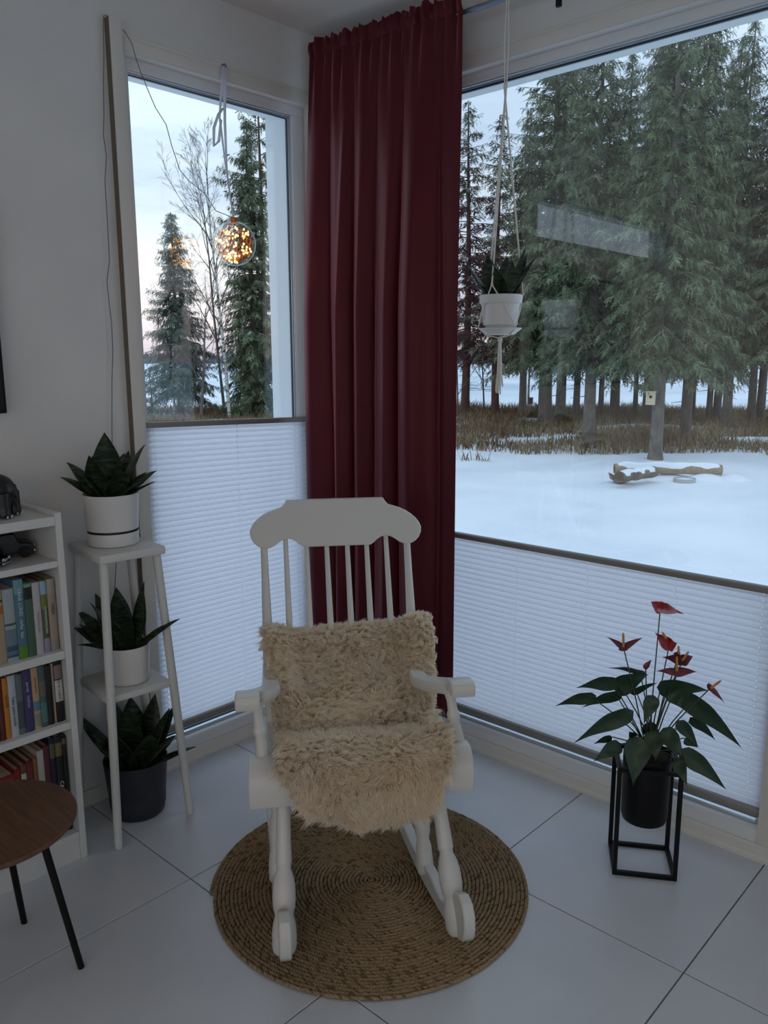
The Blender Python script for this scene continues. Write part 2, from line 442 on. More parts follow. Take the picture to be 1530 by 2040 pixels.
# ================================================================== ROCKING CHAIR
M_paint = pm('white_gloss_paint', C('dcd9d2'), .30, bump=.015, bscale=60)
M_seam = pm('joint_line', C('3a3530'), .8)
CH_O = (1.345, 1.312, 0.0); CH_A = math.atan2(-.628, .778)
chair = thing('rocking_chair', 'white painted wooden rocking chair with spindle back on the round jute rug', 'chair', CH_O, CH_A)
RUGZ = .0125
def part_c(name, mb, mat=None, parent=None, **kw): return part(name, mb, mat or M_paint, parent or chair, **kw)
# crest rail: scalloped outline, leaning back with the spindles
LEAN = .24/.5
def back_pt(x, z, off=0.0):            # a point on the reclined plane of the back
    return (x, .42+(z-.40)*LEAN+off, z)
half = [(-.1, 1.0085), (-.0985, 1.008)]
px_out = [(569,1008),(565,1014),(559,1019.5),(548,1022.5),(535,1026),(523,1031),(513,1037),(505,1043),(499,1050),(495.5,1058),(496.5,1066),(501,1074),(508,1080),(516,1084),(525,1086),(534,1085),(543,1081.5),(551,1076.5),(559,1072.5),(569,1070.5),(579,1072.5),(587,1076.5),(594,1081.5),(601,1085)]
L = [((x-667)/625, (1085-y)/625*1.13) for x, y in px_out]
R = [(-x, z) for x, z in reversed(L)]
top_mid = [((-.02), .0895*1.0), (.02, .0895*1.0)]
outl = L + R                            # the bottom run closes between the inner feet, the top between the shoulders
outl = L[::-1] + [(-x, z) for x, z in L]   # inner foot(left) .. shoulder(left) , shoulder(right) .. inner foot(right)
crest = MB(); zc0 = .893
Mc = Matrix(((1,0,0,0),(0,1,LEAN,.42+(zc0-.40)*LEAN),(0,0,1,zc0),(0,0,0,1)))
crest.prism(outl, -.0125, .0125, Mc, bev=.003)
part_c('crest_rail', crest, angle=28)
# spindles: two thick outer posts and six thin ones
tops = [-.232,-.164,-.098,-.034,.032,.094,.158,.226]; bots = [-.225,-.158,-.097,-.033,.029,.090,.153,.215]
ztop = [.905,.918,.90,.90,.90,.90,.918,.905]
for i in range(8):
    p1 = back_pt(tops[i], ztop[i]); p0 = (bots[i], .425, .405)
    thick = i in (0, 7)
    prof = [(0,.0145),(.1,.0165),(.35,.0175),(.55,.0150),(.8,.0118),(1,.0105)] if thick else [(0,.0085),(.2,.0105),(.45,.0105),(.7,.0088),(1,.0074)]
    part_c('post' if thick else 'spindle', MB().turned(p0, p1, prof, 14))
# seat: front roll with a rounded nose, dipping towards the back
sec = [(.0,.383),(-.004,.395),(-.004,.425),(.002,.452),(.016,.474),(.038,.487),(.062,.489),(.09,.482),(.14,.465),(.22,.445),(.32,.425),(.42,.415),(.47,.412),(.47,.385),(.40,.388),(.30,.397),(.2,.415),(.12,.425),(.07,.42),(.05,.40),(.045,.383)]
seat = MB()
fr = [p for p in sec if p[0] <= .1]
roll = [(.0,.383),(-.004,.395),(-.004,.425),(.002,.452),(.016,.474),(.038,.487),(.062,.489),(.085,.484),(.095,.46),(.095,.383)]
YX = Matrix(((0,1,0,0),(1,0,0,0),(0,0,1,0),(0,0,0,1)))
seat.prism(roll, -.285, .285, YX, bev=.0025)
part_c('seat_roll', seat, angle=32)
pan = [(.07,.480),(.14,.465),(.22,.445),(.32,.425),(.42,.415),(.47,.412),(.47,.385),(.40,.388),(.30,.397),(.2,.415),(.12,.425),(.07,.42)]
part_c('seat', MB().prism(pan, -.262, .262, YX, bev=.003), angle=32)
# rockers: bent boards, thicker and turned up at the front
def rocker(xa, xb, name='rocker'):
    """xa at the front tip (y=-.12), xb at y=.37; runs on backwards"""
    R0 = 1.35; yc = .17
    low = lambda y: RUGZ + (y-yc)**2/(2*R0) if y < yc else RUGZ + (y-yc)**2/(2*1.6)
    out = []
    ys = [-.125, -.10, -.06, 0, .06, .12, .17, .25, .35, .45, .55, .65, .72]
    for y in ys: out.append((y, low(y)))
    out[0] = (-.130, low(-.12)+.010)
    out += [(.755, low(.755)+.006), (.775, low(.775)+.03), (.77, low(.77)+.05), (.72, low(.72)+.052)]
    for y in (.62, .5, .4, .3, .22): out.append((y, low(y)+.048))
    out += [(.15, low(.15)+.060), (.11, low(.11)+.058), (.07, low(.07)+.046), (.03, low(.03)+.042), (-.01, low(0)+.052), (-.04, low(-.04)+.085), (-.07, low(-.07)+.115), (-.10, low(-.1)+.124), (-.128, low(-.12)+.112), (-.146, low(-.12)+.086), (-.150, low(-.12)+.055), (-.145, low(-.12)+.03)]
    mb = MB(); k = (xb-xa)/.49
    # local frame: extrude across x, skewed so the board follows its splay
    mb.prism(out, -.0145, .0145, Matrix(((k,1,0,xa+.12*k),(1,0,0,0),(0,0,1,0),(0,0,0,1))), bev=.003)
    return part_c(name, mb, angle=30)
rocker(-.208, -.228); rocker(.238, .178)
# legs, turned with two bulges above the rocker
leg_prof = [(0,.0175),(.08,.018),(.3,.0185),(.46,.0205),(.472,.0205),(.482,.0178),(.505,.0178),(.54,.0235),(.60,.0285),(.68,.0295),(.742,.0275),(.758,.0240),(.785,.0238),(.82,.0280),(.88,.0308),(.95,.0308),(.985,.028),(1,.022)]
part_c('leg', MB().turned((-.200,.072,.40), (-.210,-.082,.036), leg_prof, 20))
part_c('leg', MB().turned((.196,.072,.40), (.231,-.080,.036), leg_prof, 20))
leg_b = [(0,.015),(.1,.0155),(.35,.0165),(.5,.0188),(.515,.0152),(.53,.0152),(.565,.0205),(.66,.0235),(.72,.0222),(.745,.0182),(.765,.0182),(.81,.0225),(.92,.0245),(.98,.023),(1,.019)]
part_c('leg', MB().turned((-.212,.345,.395), (-.222,.205,.036), leg_b, 20))
part_c('leg', MB().turned((.195,.345,.395), (.196,.175,.036), leg_b, 20))
# arms: flat bars that sweep outwards and end in a rounded block
for sgn in (-1, 1):
    xs = (lambda x: x) if sgn > 0 else (lambda x: x)
    if sgn > 0: path = [(.222,.500,.562),(.212,.42,.562),(.198,.33,.570),(.192,.245,.588),(.206,.165,.612),(.244,.102,.630)]
    else: path = [(-.230,.500,.562),(-.228,.42,.562),(-.225,.33,.570),(-.224,.250,.588),(-.238,.165,.614),(-.262,.104,.632)]
    mb = MB(); n = len(path); vs = []; fs = []
    wd = [.016,.019,.023,.026,.028,.028]; th = [.011,.012,.013,.014,.015,.016]
    for i, p in enumerate(path):
        p = Vector(p); t = (Vector(path[min(i+1,n-1)])-Vector(path[max(i-1,0)])).normalized()
        sd = t.cross(Vector((0,0,1))).normalized(); up = sd.cross(t)
        for a, b in ((-1,-.6),(-.85,-1),(.85,-1),(1,-.6),(1,.6),(.85,1),(-.85,1),(-1,.6)):
            vs.append(p+sd*a*wd[i]+up*b*th[i])
    for i in range(n-1):
        for k in range(8): fs.append((i*8+k, i*8+(k+1)%8, (i+1)*8+(k+1)%8, (i+1)*8+k))
    fs.append(tuple(range(8))); fs.append(tuple(range((n-1)*8, n*8)))
    mb.add(vs, fs)
    arm = part_c('arm', mb, angle=40)
    # the end block lies across the tip and sticks out sideways
    e = MB(); xa, xb = (.236, .298) if sgn > 0 else (-.313, -.252)
    prof = [(.052,.618),(.048,.626),(.048,.642),(.054,.652),(.066,.656),(.105,.652),(.118,.645),(.118,.622),(.105,.618)]
    e.prism(prof, xa, xb, YX, bev=.003); part_c('arm_end', e, angle=35)
    # turned arm post
    p0, p1 = ((.262,.085,.475),(.242,.105,.622)) if sgn > 0 else ((-.248,.075,.470),(-.262,.100,.622))
    part_c('arm_post', MB().turned(p0, p1, [(0,.0165),(.1,.0185),(.22,.0165),(.42,.0135),(.47,.0165),(.52,.0178),(.57,.0165),(.60,.0135),(.8,.0125),(.93,.0165),(1,.019)], 16))

# ================================================================== SHEEPSKINS
def pmat_wool(name, c1, c2):
    m = pm(name, c1, .85, c2, 9.0, lo=.3, hi=.7, spec=.1, trans=.55)
    m.node_tree.nodes['Principled BSDF'].inputs['Sheen Weight'].default_value = .25
    return m
M_wool = pmat_wool('cream_wool', C('fff3de'), C('fffaf0'))
M_hide = pm('hide', C('f4e9d2'), .8)
def wool(surf, tufts, seed, length=(.017, .030), rad=.00085, flow=(0, 0, -.7), per=22, tuft_r=.0095):
    """a fleece: tufts of fine curly ribbons that draw together towards their tips, over a surface surf(u,v)->(point, normal)"""
    rng = np.random.default_rng(seed); nseg = 4; VS = []
    tt = np.linspace(0, 1, nseg+1)[None, :, None]
    for i in range(tufts):
        r = surf(rng.random(), rng.random())
        if r is None: continue
        p, nrm = r; q = Vector(p)*11
        fl = np.array(flow) + np.array([mnoise.noise(q+Vector((seed,0,0)))*1.5, mnoise.noise(q+Vector((9,0,seed)))*.8, mnoise.noise(q+Vector((0,7,seed)))*1.3]) + rng.normal(0, .35, 3)
        tq = fl - nrm*(fl @ nrm); Ln = rng.uniform(*length)
        a = nrm*rng.uniform(.6, 1.05) + tq*.5; a /= np.linalg.norm(a)
        side = np.cross(a, nrm + np.array([.01, .02, .03])); side /= max(1e-6, np.linalg.norm(side)); up2 = np.cross(side, a)
        ph = rng.uniform(0, 6.28); turns = rng.uniform(4.0, 8.5); cr = rng.uniform(.0026, .0055)
        an = rng.uniform(0, 6.28, per); rr = tuft_r*np.sqrt(rng.random(per)); lk = rng.uniform(.6, 1.1, per)
        off = side[None]*(rr*np.cos(an))[:, None] + up2[None]*(rr*np.sin(an))[:, None]
        off = off - nrm[None]*((off @ nrm)[:, None])*.8
        t = tt*lk[:, None, None]
        pha = ph + rng.normal(0, .55, per)[:, None, None]
        curl = side*np.cos(pha+turns*t) + up2*np.sin(pha+turns*t)
        c = p + a*(Ln*t) + tq*(Ln*.6*t*t) + curl*cr*np.minimum(1, t*2.2) + off[:, None, :]*(1-.55*tt)
        wdir = side*np.cos(an)[:, None, None] + up2*np.sin(an)[:, None, None]
        w = rad*np.where(tt < .7, 1.0, (1-tt)*3.0+.1)
        VS.append(np.stack([c-wdir*w, c+wdir*w], axis=2).reshape(-1, 3))
    A = np.concatenate(VS); ns = len(A)//((nseg+1)*2)
    base = (np.arange(ns)*(nseg+1)*2)[:, None] + (np.arange(nseg)*2)[None, :]
    F = np.stack([base, base+1, base+3, base+2], axis=2).reshape(-1, 4)
    me = bpy.data.meshes.new('wool'); me.vertices.add(len(A)); me.vertices.foreach_set('co', A.astype(np.float32).ravel())
    me.loops.add(F.size); me.loops.foreach_set('vertex_index', F.astype(np.int32).ravel())
    me.polygons.add(len(F)); me.polygons.foreach_set('loop_start', np.arange(0, F.size, 4, dtype=np.int32)); me.polygons.foreach_set('loop_total', np.full(len(F), 4, dtype=np.int32))
    me.polygons.foreach_set('use_smooth', np.ones(len(F), dtype=bool)); me.materials.append(M_wool); me.update(); me.validate()
    return me
def wool_part(parent, me):
    o = link(bpy.data.objects.new('wool', me)); o.parent = parent; MW[o.name] = MW[parent.name].copy(); o['kind'] = 'stuff'; return o
def surf_from(fn, eps=.01):
    def s(u, v):
        p = fn(u, v)
        if p is None: return None
        p = np.array(p); a = np.array(fn(min(1,u+eps), v)) - np.array(fn(max(0,u-eps), v)); b = np.array(fn(u, min(1,v+eps))) - np.array(fn(u, max(0,v-eps)))
        n = np.cross(a, b); ln = np.linalg.norm(n)
        if ln < 1e-9: return None
        return p, n/ln
    return s
def lerp_path(pts, v):
    """catmull-rom through pts"""
    n = len(pts)-1; t = min(max(v, 0), .99999)*n; i = int(t); f = t-i
    P = [np.array(pts[max(0, min(n, i+k-1))], float) for k in range(4)]
    return .5*((2*P[1]) + (-P[0]+P[2])*f + (2*P[0]-5*P[1]+4*P[2]-P[3])*f*f + (-P[0]+3*P[1]-3*P[2]+P[3])*f**3)
# the pelt over the backrest: (y, z) path from the top edge forward and down to the seat
bp = [(.572,.618),(.560,.640),(.530,.643),(.49,.622),(.445,.582),(.40,.545),(.345,.515),(.285,.495),(.235,.482),(.222,.462)]
def back_pelt(u, v, lift=0.0):
    x = (u-.5)*2
    y, z = lerp_path(bp, v)
    w = .236 + .010*math.sin(v*5.0+.5) - .018*max(0, v-.6)*2 + (.022 if x > 0 else .004)*math.sin(min(1, v*1.1)*PI)
    lip = max(0, abs(x)-.60)/.40; over = max(0, min(1, (v-.10)/.2, (.80-v)/.12))          # the flanks lie over the arms
    lump = .010*mnoise.noise(Vector((x*2.3, v*3.1, 4.2))) + .006*mnoise.noise(Vector((x*6, v*8, 1.2)))
    edge = -.022*max(0, abs(x)-.72)**1.5/.28**1.5
    z += .012*x*(1-v) + lump*.6 + edge*.6*(1-over) + .066*over*min(1, lip*1.5)*(1-.30*lip); y += -lump*.8 + edge*-.5*(1-over) - .02*over*lip
    return (x*w+.008, y - lift*.6, z + lift*.6)
skin1 = thing('sheepskin', 'cream sheepskin draped over the lower backrest of the white rocking chair', 'sheepskin', CH_O, CH_A)
mb = MB(); mb.grid(lambda u, v: back_pelt(1-u, v), 28, 28); mb.grid(lambda u, v: tuple(np.array(back_pelt(u, v)) + np.array((0, .012, -.012))), 28, 28)
part('hide', mb, M_hide, skin1, fixn=False)
wool_part(skin1, wool(surf_from(lambda u, v: back_pelt(1-u, v)), 5000, 3, flow=(0, -.2, -.6)))
# the pelt on the seat, hanging over the front roll
fp = [(.33,.440),(.24,.455),(.16,.478),(.09,.498),(.04,.502),(-.004,.490),(-.024,.462),(-.032,.428),(-.031,.395),(-.027,.364),(-.020,.338)]
def seat_pelt(u, v):
    x = (u-.5)*2
    vv = v
    w = float(np.interp(vv, [0, .45, .52, .60, .68, .76, .84, .92, 1.0], [.222, .224, .222, .206, .188, .168, .142, .106, .040]))
    w = max(w, .012)
    y, z = lerp_path(fp, vv)
    lump = .010*mnoise.noise(Vector((x*2.1, vv*4, 8.2))) + .005*mnoise.noise(Vector((x*6, vv*9, 3.2)))
    if vv < .45 and x > .78: z += .035*((x-.78)/.22)**1.5*min(1, (.45-vv)*4)
    z += lump*.8; y -= lump*.5
    return (x*w + (.004 if vv < .5 else .004+.016*(vv-.5)*2), y, z)
skin2 = thing('sheepskin', 'cream sheepskin on the rocking chair seat, hanging over its front edge in a tongue', 'sheepskin', CH_O, CH_A)
mb = MB(); mb.grid(lambda u, v: seat_pelt(1-u, v), 28, 36)
def under(u, v):
    y, z = lerp_path(fp, v); p = seat_pelt(u, v); k = .010
    return (p[0]*.97, p[1]+(k if v > .5 else 0), p[2]-(k if v < .55 else k*.3))
mb.grid(under, 28, 36)
part('hide', mb, M_hide, skin2, fixn=False)
wool_part(skin2, wool(surf_from(lambda u, v: seat_pelt(1-u, v)), 4800, 5, flow=(0, -.45, -.5)))

# ================================================================== ROUND JUTE RUG
M_jute = pm('braided_jute', C('846d50'), .9, C('bda685'), 260.0, lo=.3, hi=.7, spec=.1, detail=3)
M_jute2 = pm('dark_jute_strand', C('6d573f'), .9, C('8f7857'), 260.0, spec=.1)
M_jute_base = pm('jute_backing', C('2e2319'), .95)
RUG = (1.513, 1.453); RR = .452
rug = thing('jute_rug', 'round brown braided jute rug under the rocking chair', 'rug', (*RUG, 0))
part('backing', MB().lathe([(0, .0005), (RR-.016, .0005), (RR-.013, .0025), (RR-.016, .0045), (0, .0045)], 96), M_jute_base, rug)
def rug_braid():
    """spiral of plaited stitches, each a short slanted lozenge"""
    rng = np.random.default_rng(11); vs = []; fs = []; mi = []; pitch = .0114; o = 0
    sl, sw, sh = .0165, .0036, .0056
    th = 2*PI*.3
    while True:
        r = pitch*th/(2*PI)
        if r > RR-.003: break
        ds = .0078
        th += ds/max(r, .006)
        for row in (1,):
            rr = r
            a = th
            c = np.array([rr*math.cos(a), rr*math.sin(a), .0050])
            tg = np.array([-math.sin(a), math.cos(a), 0]); rd = np.array([math.cos(a), math.sin(a), 0])
            ang = math.radians(27) + rng.normal(0, .06)
            d = tg*math.cos(ang) + rd*math.sin(ang); w = np.array([-d[1], d[0], 0])
            k = rng.uniform(.88, 1.12); L2 = sl*.62*k; W2 = sw*rng.uniform(.9, 1.1); Hh = sh*rng.uniform(.8, 1.15)
            base = [c-d*L2, c-d*L2*.55+w*W2*.8, c+w*W2+d*0, c+d*L2*.55+w*W2*.8, c+d*L2, c+d*L2*.55-w*W2*.8, c-w*W2, c-d*L2*.55-w*W2*.8]
            topv = [c-d*L2*.55+np.array([0,0,Hh*.8]), c+np.array([0,0,Hh]), c+d*L2*.55+np.array([0,0,Hh*.8])]
            vs.extend(base); vs.extend(topv)
            f = [(0,8,1),(1,8,9,2),(2,9,10,3),(3,10,4),(4,10,5),(5,10,9,6),(6,9,8,7),(7,8,0)]
            fs.extend([tuple(i+o for i in q) for q in f]); o += 11; mi += [1 if rng.random() < .14 else 0]*8
    m = MB(); m.v = [tuple(x) for x in vs]; m.f = fs; m.mi = mi; return m
part('braid', rug_braid(), (M_jute, M_jute2), rug, kind='stuff', angle=60, fixn=False)
# ================================================================== CURTAIN
M_curt = pm('burgundy_satin', C('4a151b'), .46, sheen=.25, bump=.05, bscale=900, spec=.22)
_b = M_curt.node_tree.nodes['Principled BSDF']
_b.inputs['Sheen Weight'].default_value = .85; _b.inputs['Sheen Roughness'].default_value = .38; _b.inputs['Sheen Tint'].default_value = (.95, .30, .36, 1); _b.inputs['Specular Tint'].default_value = (1.0, .38, .44, 1); _b.inputs['Specular IOR Level'].default_value = .5
M_rodm = pm('brushed_steel', C('8b96a2'), .35, metal=.8)
M_blackm = pm('black_metal', C('0c0c0d'), .5, spec=.25)
def bumpf(s, c, w): return math.exp(-((s-c)/w)**2)
def curtain_pt(s, h):
    """s 0 (right, away from the corner) .. 1 (in the corner); h 0 bottom .. 1 top"""
    z = .165 + h*(2.565-.165)
    y = 1.718 + s*(2.378-1.718)
    x = 2.246 - s*.05
    k = .10 + .90*min(1, (1-h)*2.6)**.8                   # the folds open up below the heading
    wv = s + .010*math.sin(h*3+s*9)*k
    fold = [(-.12,.13,.012),(.13,.345,.066),(.345,.525,.068),(.525,.685,.062),(.685,.85,.072),(.85,1.06,.062)]   # valley, next valley, depth of the round fold between
    a_, b_, A_ = next((q for q in fold if q[0] <= wv < q[1]), fold[-1] if wv > .5 else fold[0])
    uu = (wv-(a_+b_)/2)/((b_-a_)/2); off = A_*math.sqrt(max(0, 1-.985*uu*uu))
    off *= 1 + .15*math.sin(h*2.2+s*20)
    off += .016*bumpf(s, .715+.03*(1-h), .022)*max(0, min(1, h*1.6-.3))     # a fold that runs out below the heading
    gather = .008*math.sin(s*95)*max(0, (h-.86)/.14)**2 + .005*math.sin(s*61+1)*max(0, (h-.9)/.1)
    lean = .010*math.sin(2*PI*s*5.6+1.2)*k                  # the folds tip over to one side
    return (x - off*k - gather, y + lean*(s*(1-s)*4)**.5, z)
cur = thing('curtain', 'floor length burgundy red curtain hanging in folds in the corner between the windows', 'curtain', (2.24, 2.06, 0))
part('drape', MB().grid(curtain_pt, 220, 60), M_curt, cur, world=True, angle=180)
def heading(s, h):
    p = curtain_pt(s, 1.0)
    fr = .004*math.sin(s*120+h*2) + .003*math.sin(s*211)
    return (p[0] - fr*(.5+h) - .006*math.sin(h*PI), p[1], 2.558 + h*(.054+.003*math.sin(s*70)+.004*math.sin(s*131)+.002*math.sin(s*290)))
part('heading', MB().grid(heading, 220, 6), M_curt, cur, world=True, angle=180)
rod = thing('curtain_rod', 'thin grey metal curtain rod under the ceiling above the large window', 'curtain rod', (2.262, 1.5, 2.56))
part('rod', MB().tube([(2.262, -.4, 2.560), (2.262, 2.44, 2.560)], .0095, 12), M_rodm, rod, world=True)
b = MB().rbox((2.256, 1.376, 2.485), (2.268, 1.392, ZC), .002); part('bracket', b, M_blackm, rod, world=True, label='black rod bracket')

# ================================================================== PLEATED BLINDS
def blind_material(name, axis, origin, cords, pitch):
    """pleated cloth that glows with the daylight behind it; punched with a column of tiny holes at every cord"""
    m = bpy.data.materials.new(name); m.use_nodes = True; t = m.node_tree; t.nodes.remove(t.nodes['Principled BSDF'])
    d = N(t, 'ShaderNodeBsdfDiffuse'); d.inputs[0].default_value = (*C('e8e8ec'), 1)
    tr = N(t, 'ShaderNodeBsdfTranslucent'); tr.inputs[0].default_value = (*C('f4f5fc'), 1)
    ms = N(t, 'ShaderNodeMixShader'); ms.inputs[0].default_value = .66
    t.links.new(d.outputs[0], ms.inputs[1]); t.links.new(tr.outputs[0], ms.inputs[2])
    tc = N(t, 'ShaderNodeTexCoord'); sp = N(t, 'ShaderNodeSeparateXYZ'); t.links.new(tc.outputs['Object'], sp.inputs[0])
    acc = None
    for c in cords:
        k = N(t, 'ShaderNodeMath', operation='COMPARE'); k.inputs[1].default_value = c-origin; k.inputs[2].default_value = .0014
        t.links.new(sp.outputs['X' if axis == 'x' else 'Y'], k.inputs[0])
        if acc is None: acc = k
        else:
            a = N(t, 'ShaderNodeMath', operation='MAXIMUM'); t.links.new(acc.outputs[0], a.inputs[0]); t.links.new(k.outputs[0], a.inputs[1]); acc = a
    dv = N(t, 'ShaderNodeMath', operation='DIVIDE'); dv.inputs[1].default_value = pitch; t.links.new(sp.outputs['Z'], dv.inputs[0])
    fr = N(t, 'ShaderNodeMath', operation='FRACT'); t.links.new(dv.outputs[0], fr.inputs[0])
    kz = N(t, 'ShaderNodeMath', operation='COMPARE'); kz.inputs[1].default_value = .25; kz.inputs[2].default_value = .085; t.links.new(fr.outputs[0], kz.inputs[0])
    mu = N(t, 'ShaderNodeMath', operation='MULTIPLY'); t.links.new(acc.outputs[0], mu.inputs[0]); t.links.new(kz.outputs[0], mu.inputs[1])
    tp = N(t, 'ShaderNodeBsdfTransparent'); mh = N(t, 'ShaderNodeMixShader'); t.links.new(mu.outputs[0], mh.inputs[0])
    t.links.new(ms.outputs[0], mh.inputs[1]); t.links.new(tp.outputs[0], mh.inputs[2]); t.links.new(mh.outputs[0], t.nodes['Material Output'].inputs[0])
    return m
M_rail = pm('blind_rail', C('8f8a84'), .45, metal=.25)
M_cord = pm('white_cord', C('dfe3ea'), .7)
def blind(name, label, axis, a, b, plane, zt_a, zt_b, zb, cords, inward):
    """axis 'x' or 'y': runs from a to b; plane: the middle of the cloth; inward: sign towards the room"""
    t = thing(name, label, 'blind', ((a+b)/2, plane, zb) if axis == 'x' else (plane, (a+b)/2, zb), group=None)
    P = (lambda s, d, z: (s, plane+d*inward, z)) if axis == 'x' else (lambda s, d, z: (plane+d*inward, s, z))
    n = int(round(((zt_a+zt_b)/2-zb)/.0205))*2
    def cloth(u, v):
        s = a+(b-a)*u; zt = zt_a+(zt_b-zt_a)*u; k = round(v*n); d = .0062*(1 if k % 2 else -1)
        sag = .0
        return P(s, d, zb+.012+(zt-zb-.012-.004)*v)
    M_blind = blind_material('pleated_blind_cloth', axis, (a+b)/2, cords, ((zt_a+zt_b)/2-zb-.016)/n*2)
    mb = MB().grid(cloth, 2, n); o = part('cloth', mb, M_blind, t, world=True, smooth=False, fixn=False)
    tr = MB(); A = [P(a-.004, -.011, 0), P(b+.004, .012, 0)]
    vs = []
    for s, zt in ((a-.004, zt_a), (b+.004, zt_b)):
        for d, z in ((-.011, -.007), (.012, -.007), (.014, -.002), (.014, .008), (.010, .012), (-.009, .012), (-.011, .008)):
            vs.append(P(s, d, zt+z))
    fs = [(i, (i+1) % 7, 7+(i+1) % 7, 7+i) for i in range(7)] + [tuple(range(7)), tuple(range(7, 14))]
    tr.add(vs, fs); part('top_rail', tr, M_rail, t, world=True, label='grey metal top rail')
    br = MB(); lo = P(a-.003, -.012, zb-.012); hi = P(b+.003, .013, zb+.013)
    br.rbox([min(p, q) for p, q in zip(lo, hi)], [max(p, q) for p, q in zip(lo, hi)], .004); part('bottom_rail', br, M_rail, t, world=True, label='grey metal bottom rail')
    for c in cords:
        zt = zt_a+(zt_b-zt_a)*(c-a)/(b-a)
        part('cord', MB().tube([P(c, 0, zb), P(c, 0, zt)], .0006, 5), M_cord, t, world=True)
    return t
blind('pleated_blind', 'white pleated blind covering the lower half of the narrow left window', 'x', 1.474, 2.226, 2.462, 1.257, 1.2365, .148, (1.51, 1.86, 2.15), -1)
blind('pleated_blind', 'wide low white pleated blind in the bottom of the large right window', 'y', .682, 2.18, 2.392, .821, .821, .138, (.72, .98, 1.28, 1.56, 1.86), -1)
# ================================================================== BOOKCASE AND WHAT STANDS IN IT
M_lam = pm('white_laminate', C('d6d5d0'), .42)
M_back = pm('bookcase_back', C('b9b3a8'), .7)
BX0, BX1, BY0, BY1, BT = .622, 1.026, 2.170, 2.449, 1.060
bc = thing('bookcase', 'white low bookcase with books against the left wall', 'bookcase', ((BX0+BX1)/2, (BY0+BY1)/2, 0))
TH = .019
for xa in (BX0, BX1-TH):
    part('side_panel', MB().rbox((xa, BY0, 0), (xa+TH, BY1, BT), .0015, 1), M_lam, bc, world=True)
shelf_tops = (1.050, .923, .658, .440, .088)
for zt, th in zip(shelf_tops, (.026, .019, .024, .022, .020)):
    part('shelf', MB().rbox((BX0+TH, BY0+(.004 if zt < 1 else .001), zt-th), (BX1-TH, BY1-.006, zt), .0015, 1), M_lam, bc, world=True)
part('plinth', MB().rbox((BX0+TH, BY0+.006, .0), (BX1-TH, BY0+.024, .068), .001, 1), M_lam, bc, world=True)
part('back_panel', MB().box((BX0+TH, BY1-.006, .02), (BX1-TH, BY1-.002, BT-.02)), M_back, bc, world=True, smooth=False)
M_page = pm('book_pages', C('b8ab92'), .9, C('d0c5ad'), 300, stretch=(1, .02, .02))
BKM = {}
def cloth(hx, rough=.55):
    if hx not in BKM: BKM[hx] = pm('book_cover_'+hx, C(hx), rough)
    return BKM[hx]
def book(x1, w, z, h, d, hx, label, title=None, tcol='e8e4da', tsize=.011, tz=.5, bands=(), group=None, lean=0.0, yf=2.196, down=True):
    """spine faces the room at y=yf; x1 is its right edge; bands: (z0 share, z1 share, colour) printed on the spine"""
    b = thing('book', label, 'book', (x1-w/2, yf, z), 0, group)
    if lean: b.rotation_euler = (0, lean, 0)
    t = min(.0024, w*.16); m = MB()
    n = 6; out = []
    for k in range(n+1):                                       # rounded spine in plan
        a = -1+2*k/n; out.append((a*w/2, .0035*a*a-.0005))
    pl = [(p[0], p[1]) for p in out] + [(w/2, d), (w/2-t, d), (w/2-t, .006), (-w/2+t, .006), (-w/2+t, d), (-w/2, d)]
    vs = [(p[0], p[1], 0) for p in pl] + [(p[0], p[1], h) for p in pl]; L = len(pl)
    fs = [(i, (i+1) % L, L+(i+1) % L, L+i) for i in range(L)]
    sp = list(range(n+1)); c1 = [n, n+1, n+2, n+3]; c2 = [n+4, n+5, n+6, 0]
    for base in (0, L):
        fs += [tuple(base+i for i in sp+[n+3, n+4]), tuple(base+i for i in c1), tuple(base+i for i in (n+4, n+5, n+6, 0))]
    m.add(vs, fs); cov = part('cover', m, cloth(hx), b, angle=40)
    part('pages', MB().box((-w/2+t, .006, .003), (w/2-t, d-.004, h-.003)), M_page, b, smooth=False)
    for z0, z1, c in bands:
        g = MB(); vs = []
        for zz in (z0*h, z1*h):
            for p in out: vs.append((p[0]*.985, p[1]-.0005, zz))
        fs = [(i, i+1, n+2+i, n+1+i) for i in range(n)]
        g.add(vs, fs); part('spine_panel', g, cloth(c), cov, fixn=False)
    if title:
        M = T(0, -.0012, h*tz) @ rot('Y', PI/2 if down else -PI/2) @ rot('X', PI/2)
        text('title', title, cloth(tcol), cov, M, tsize)
    return b
xr = BX1-TH-.004
G1 = 'books on the second shelf'; z = shelf_tops[2]
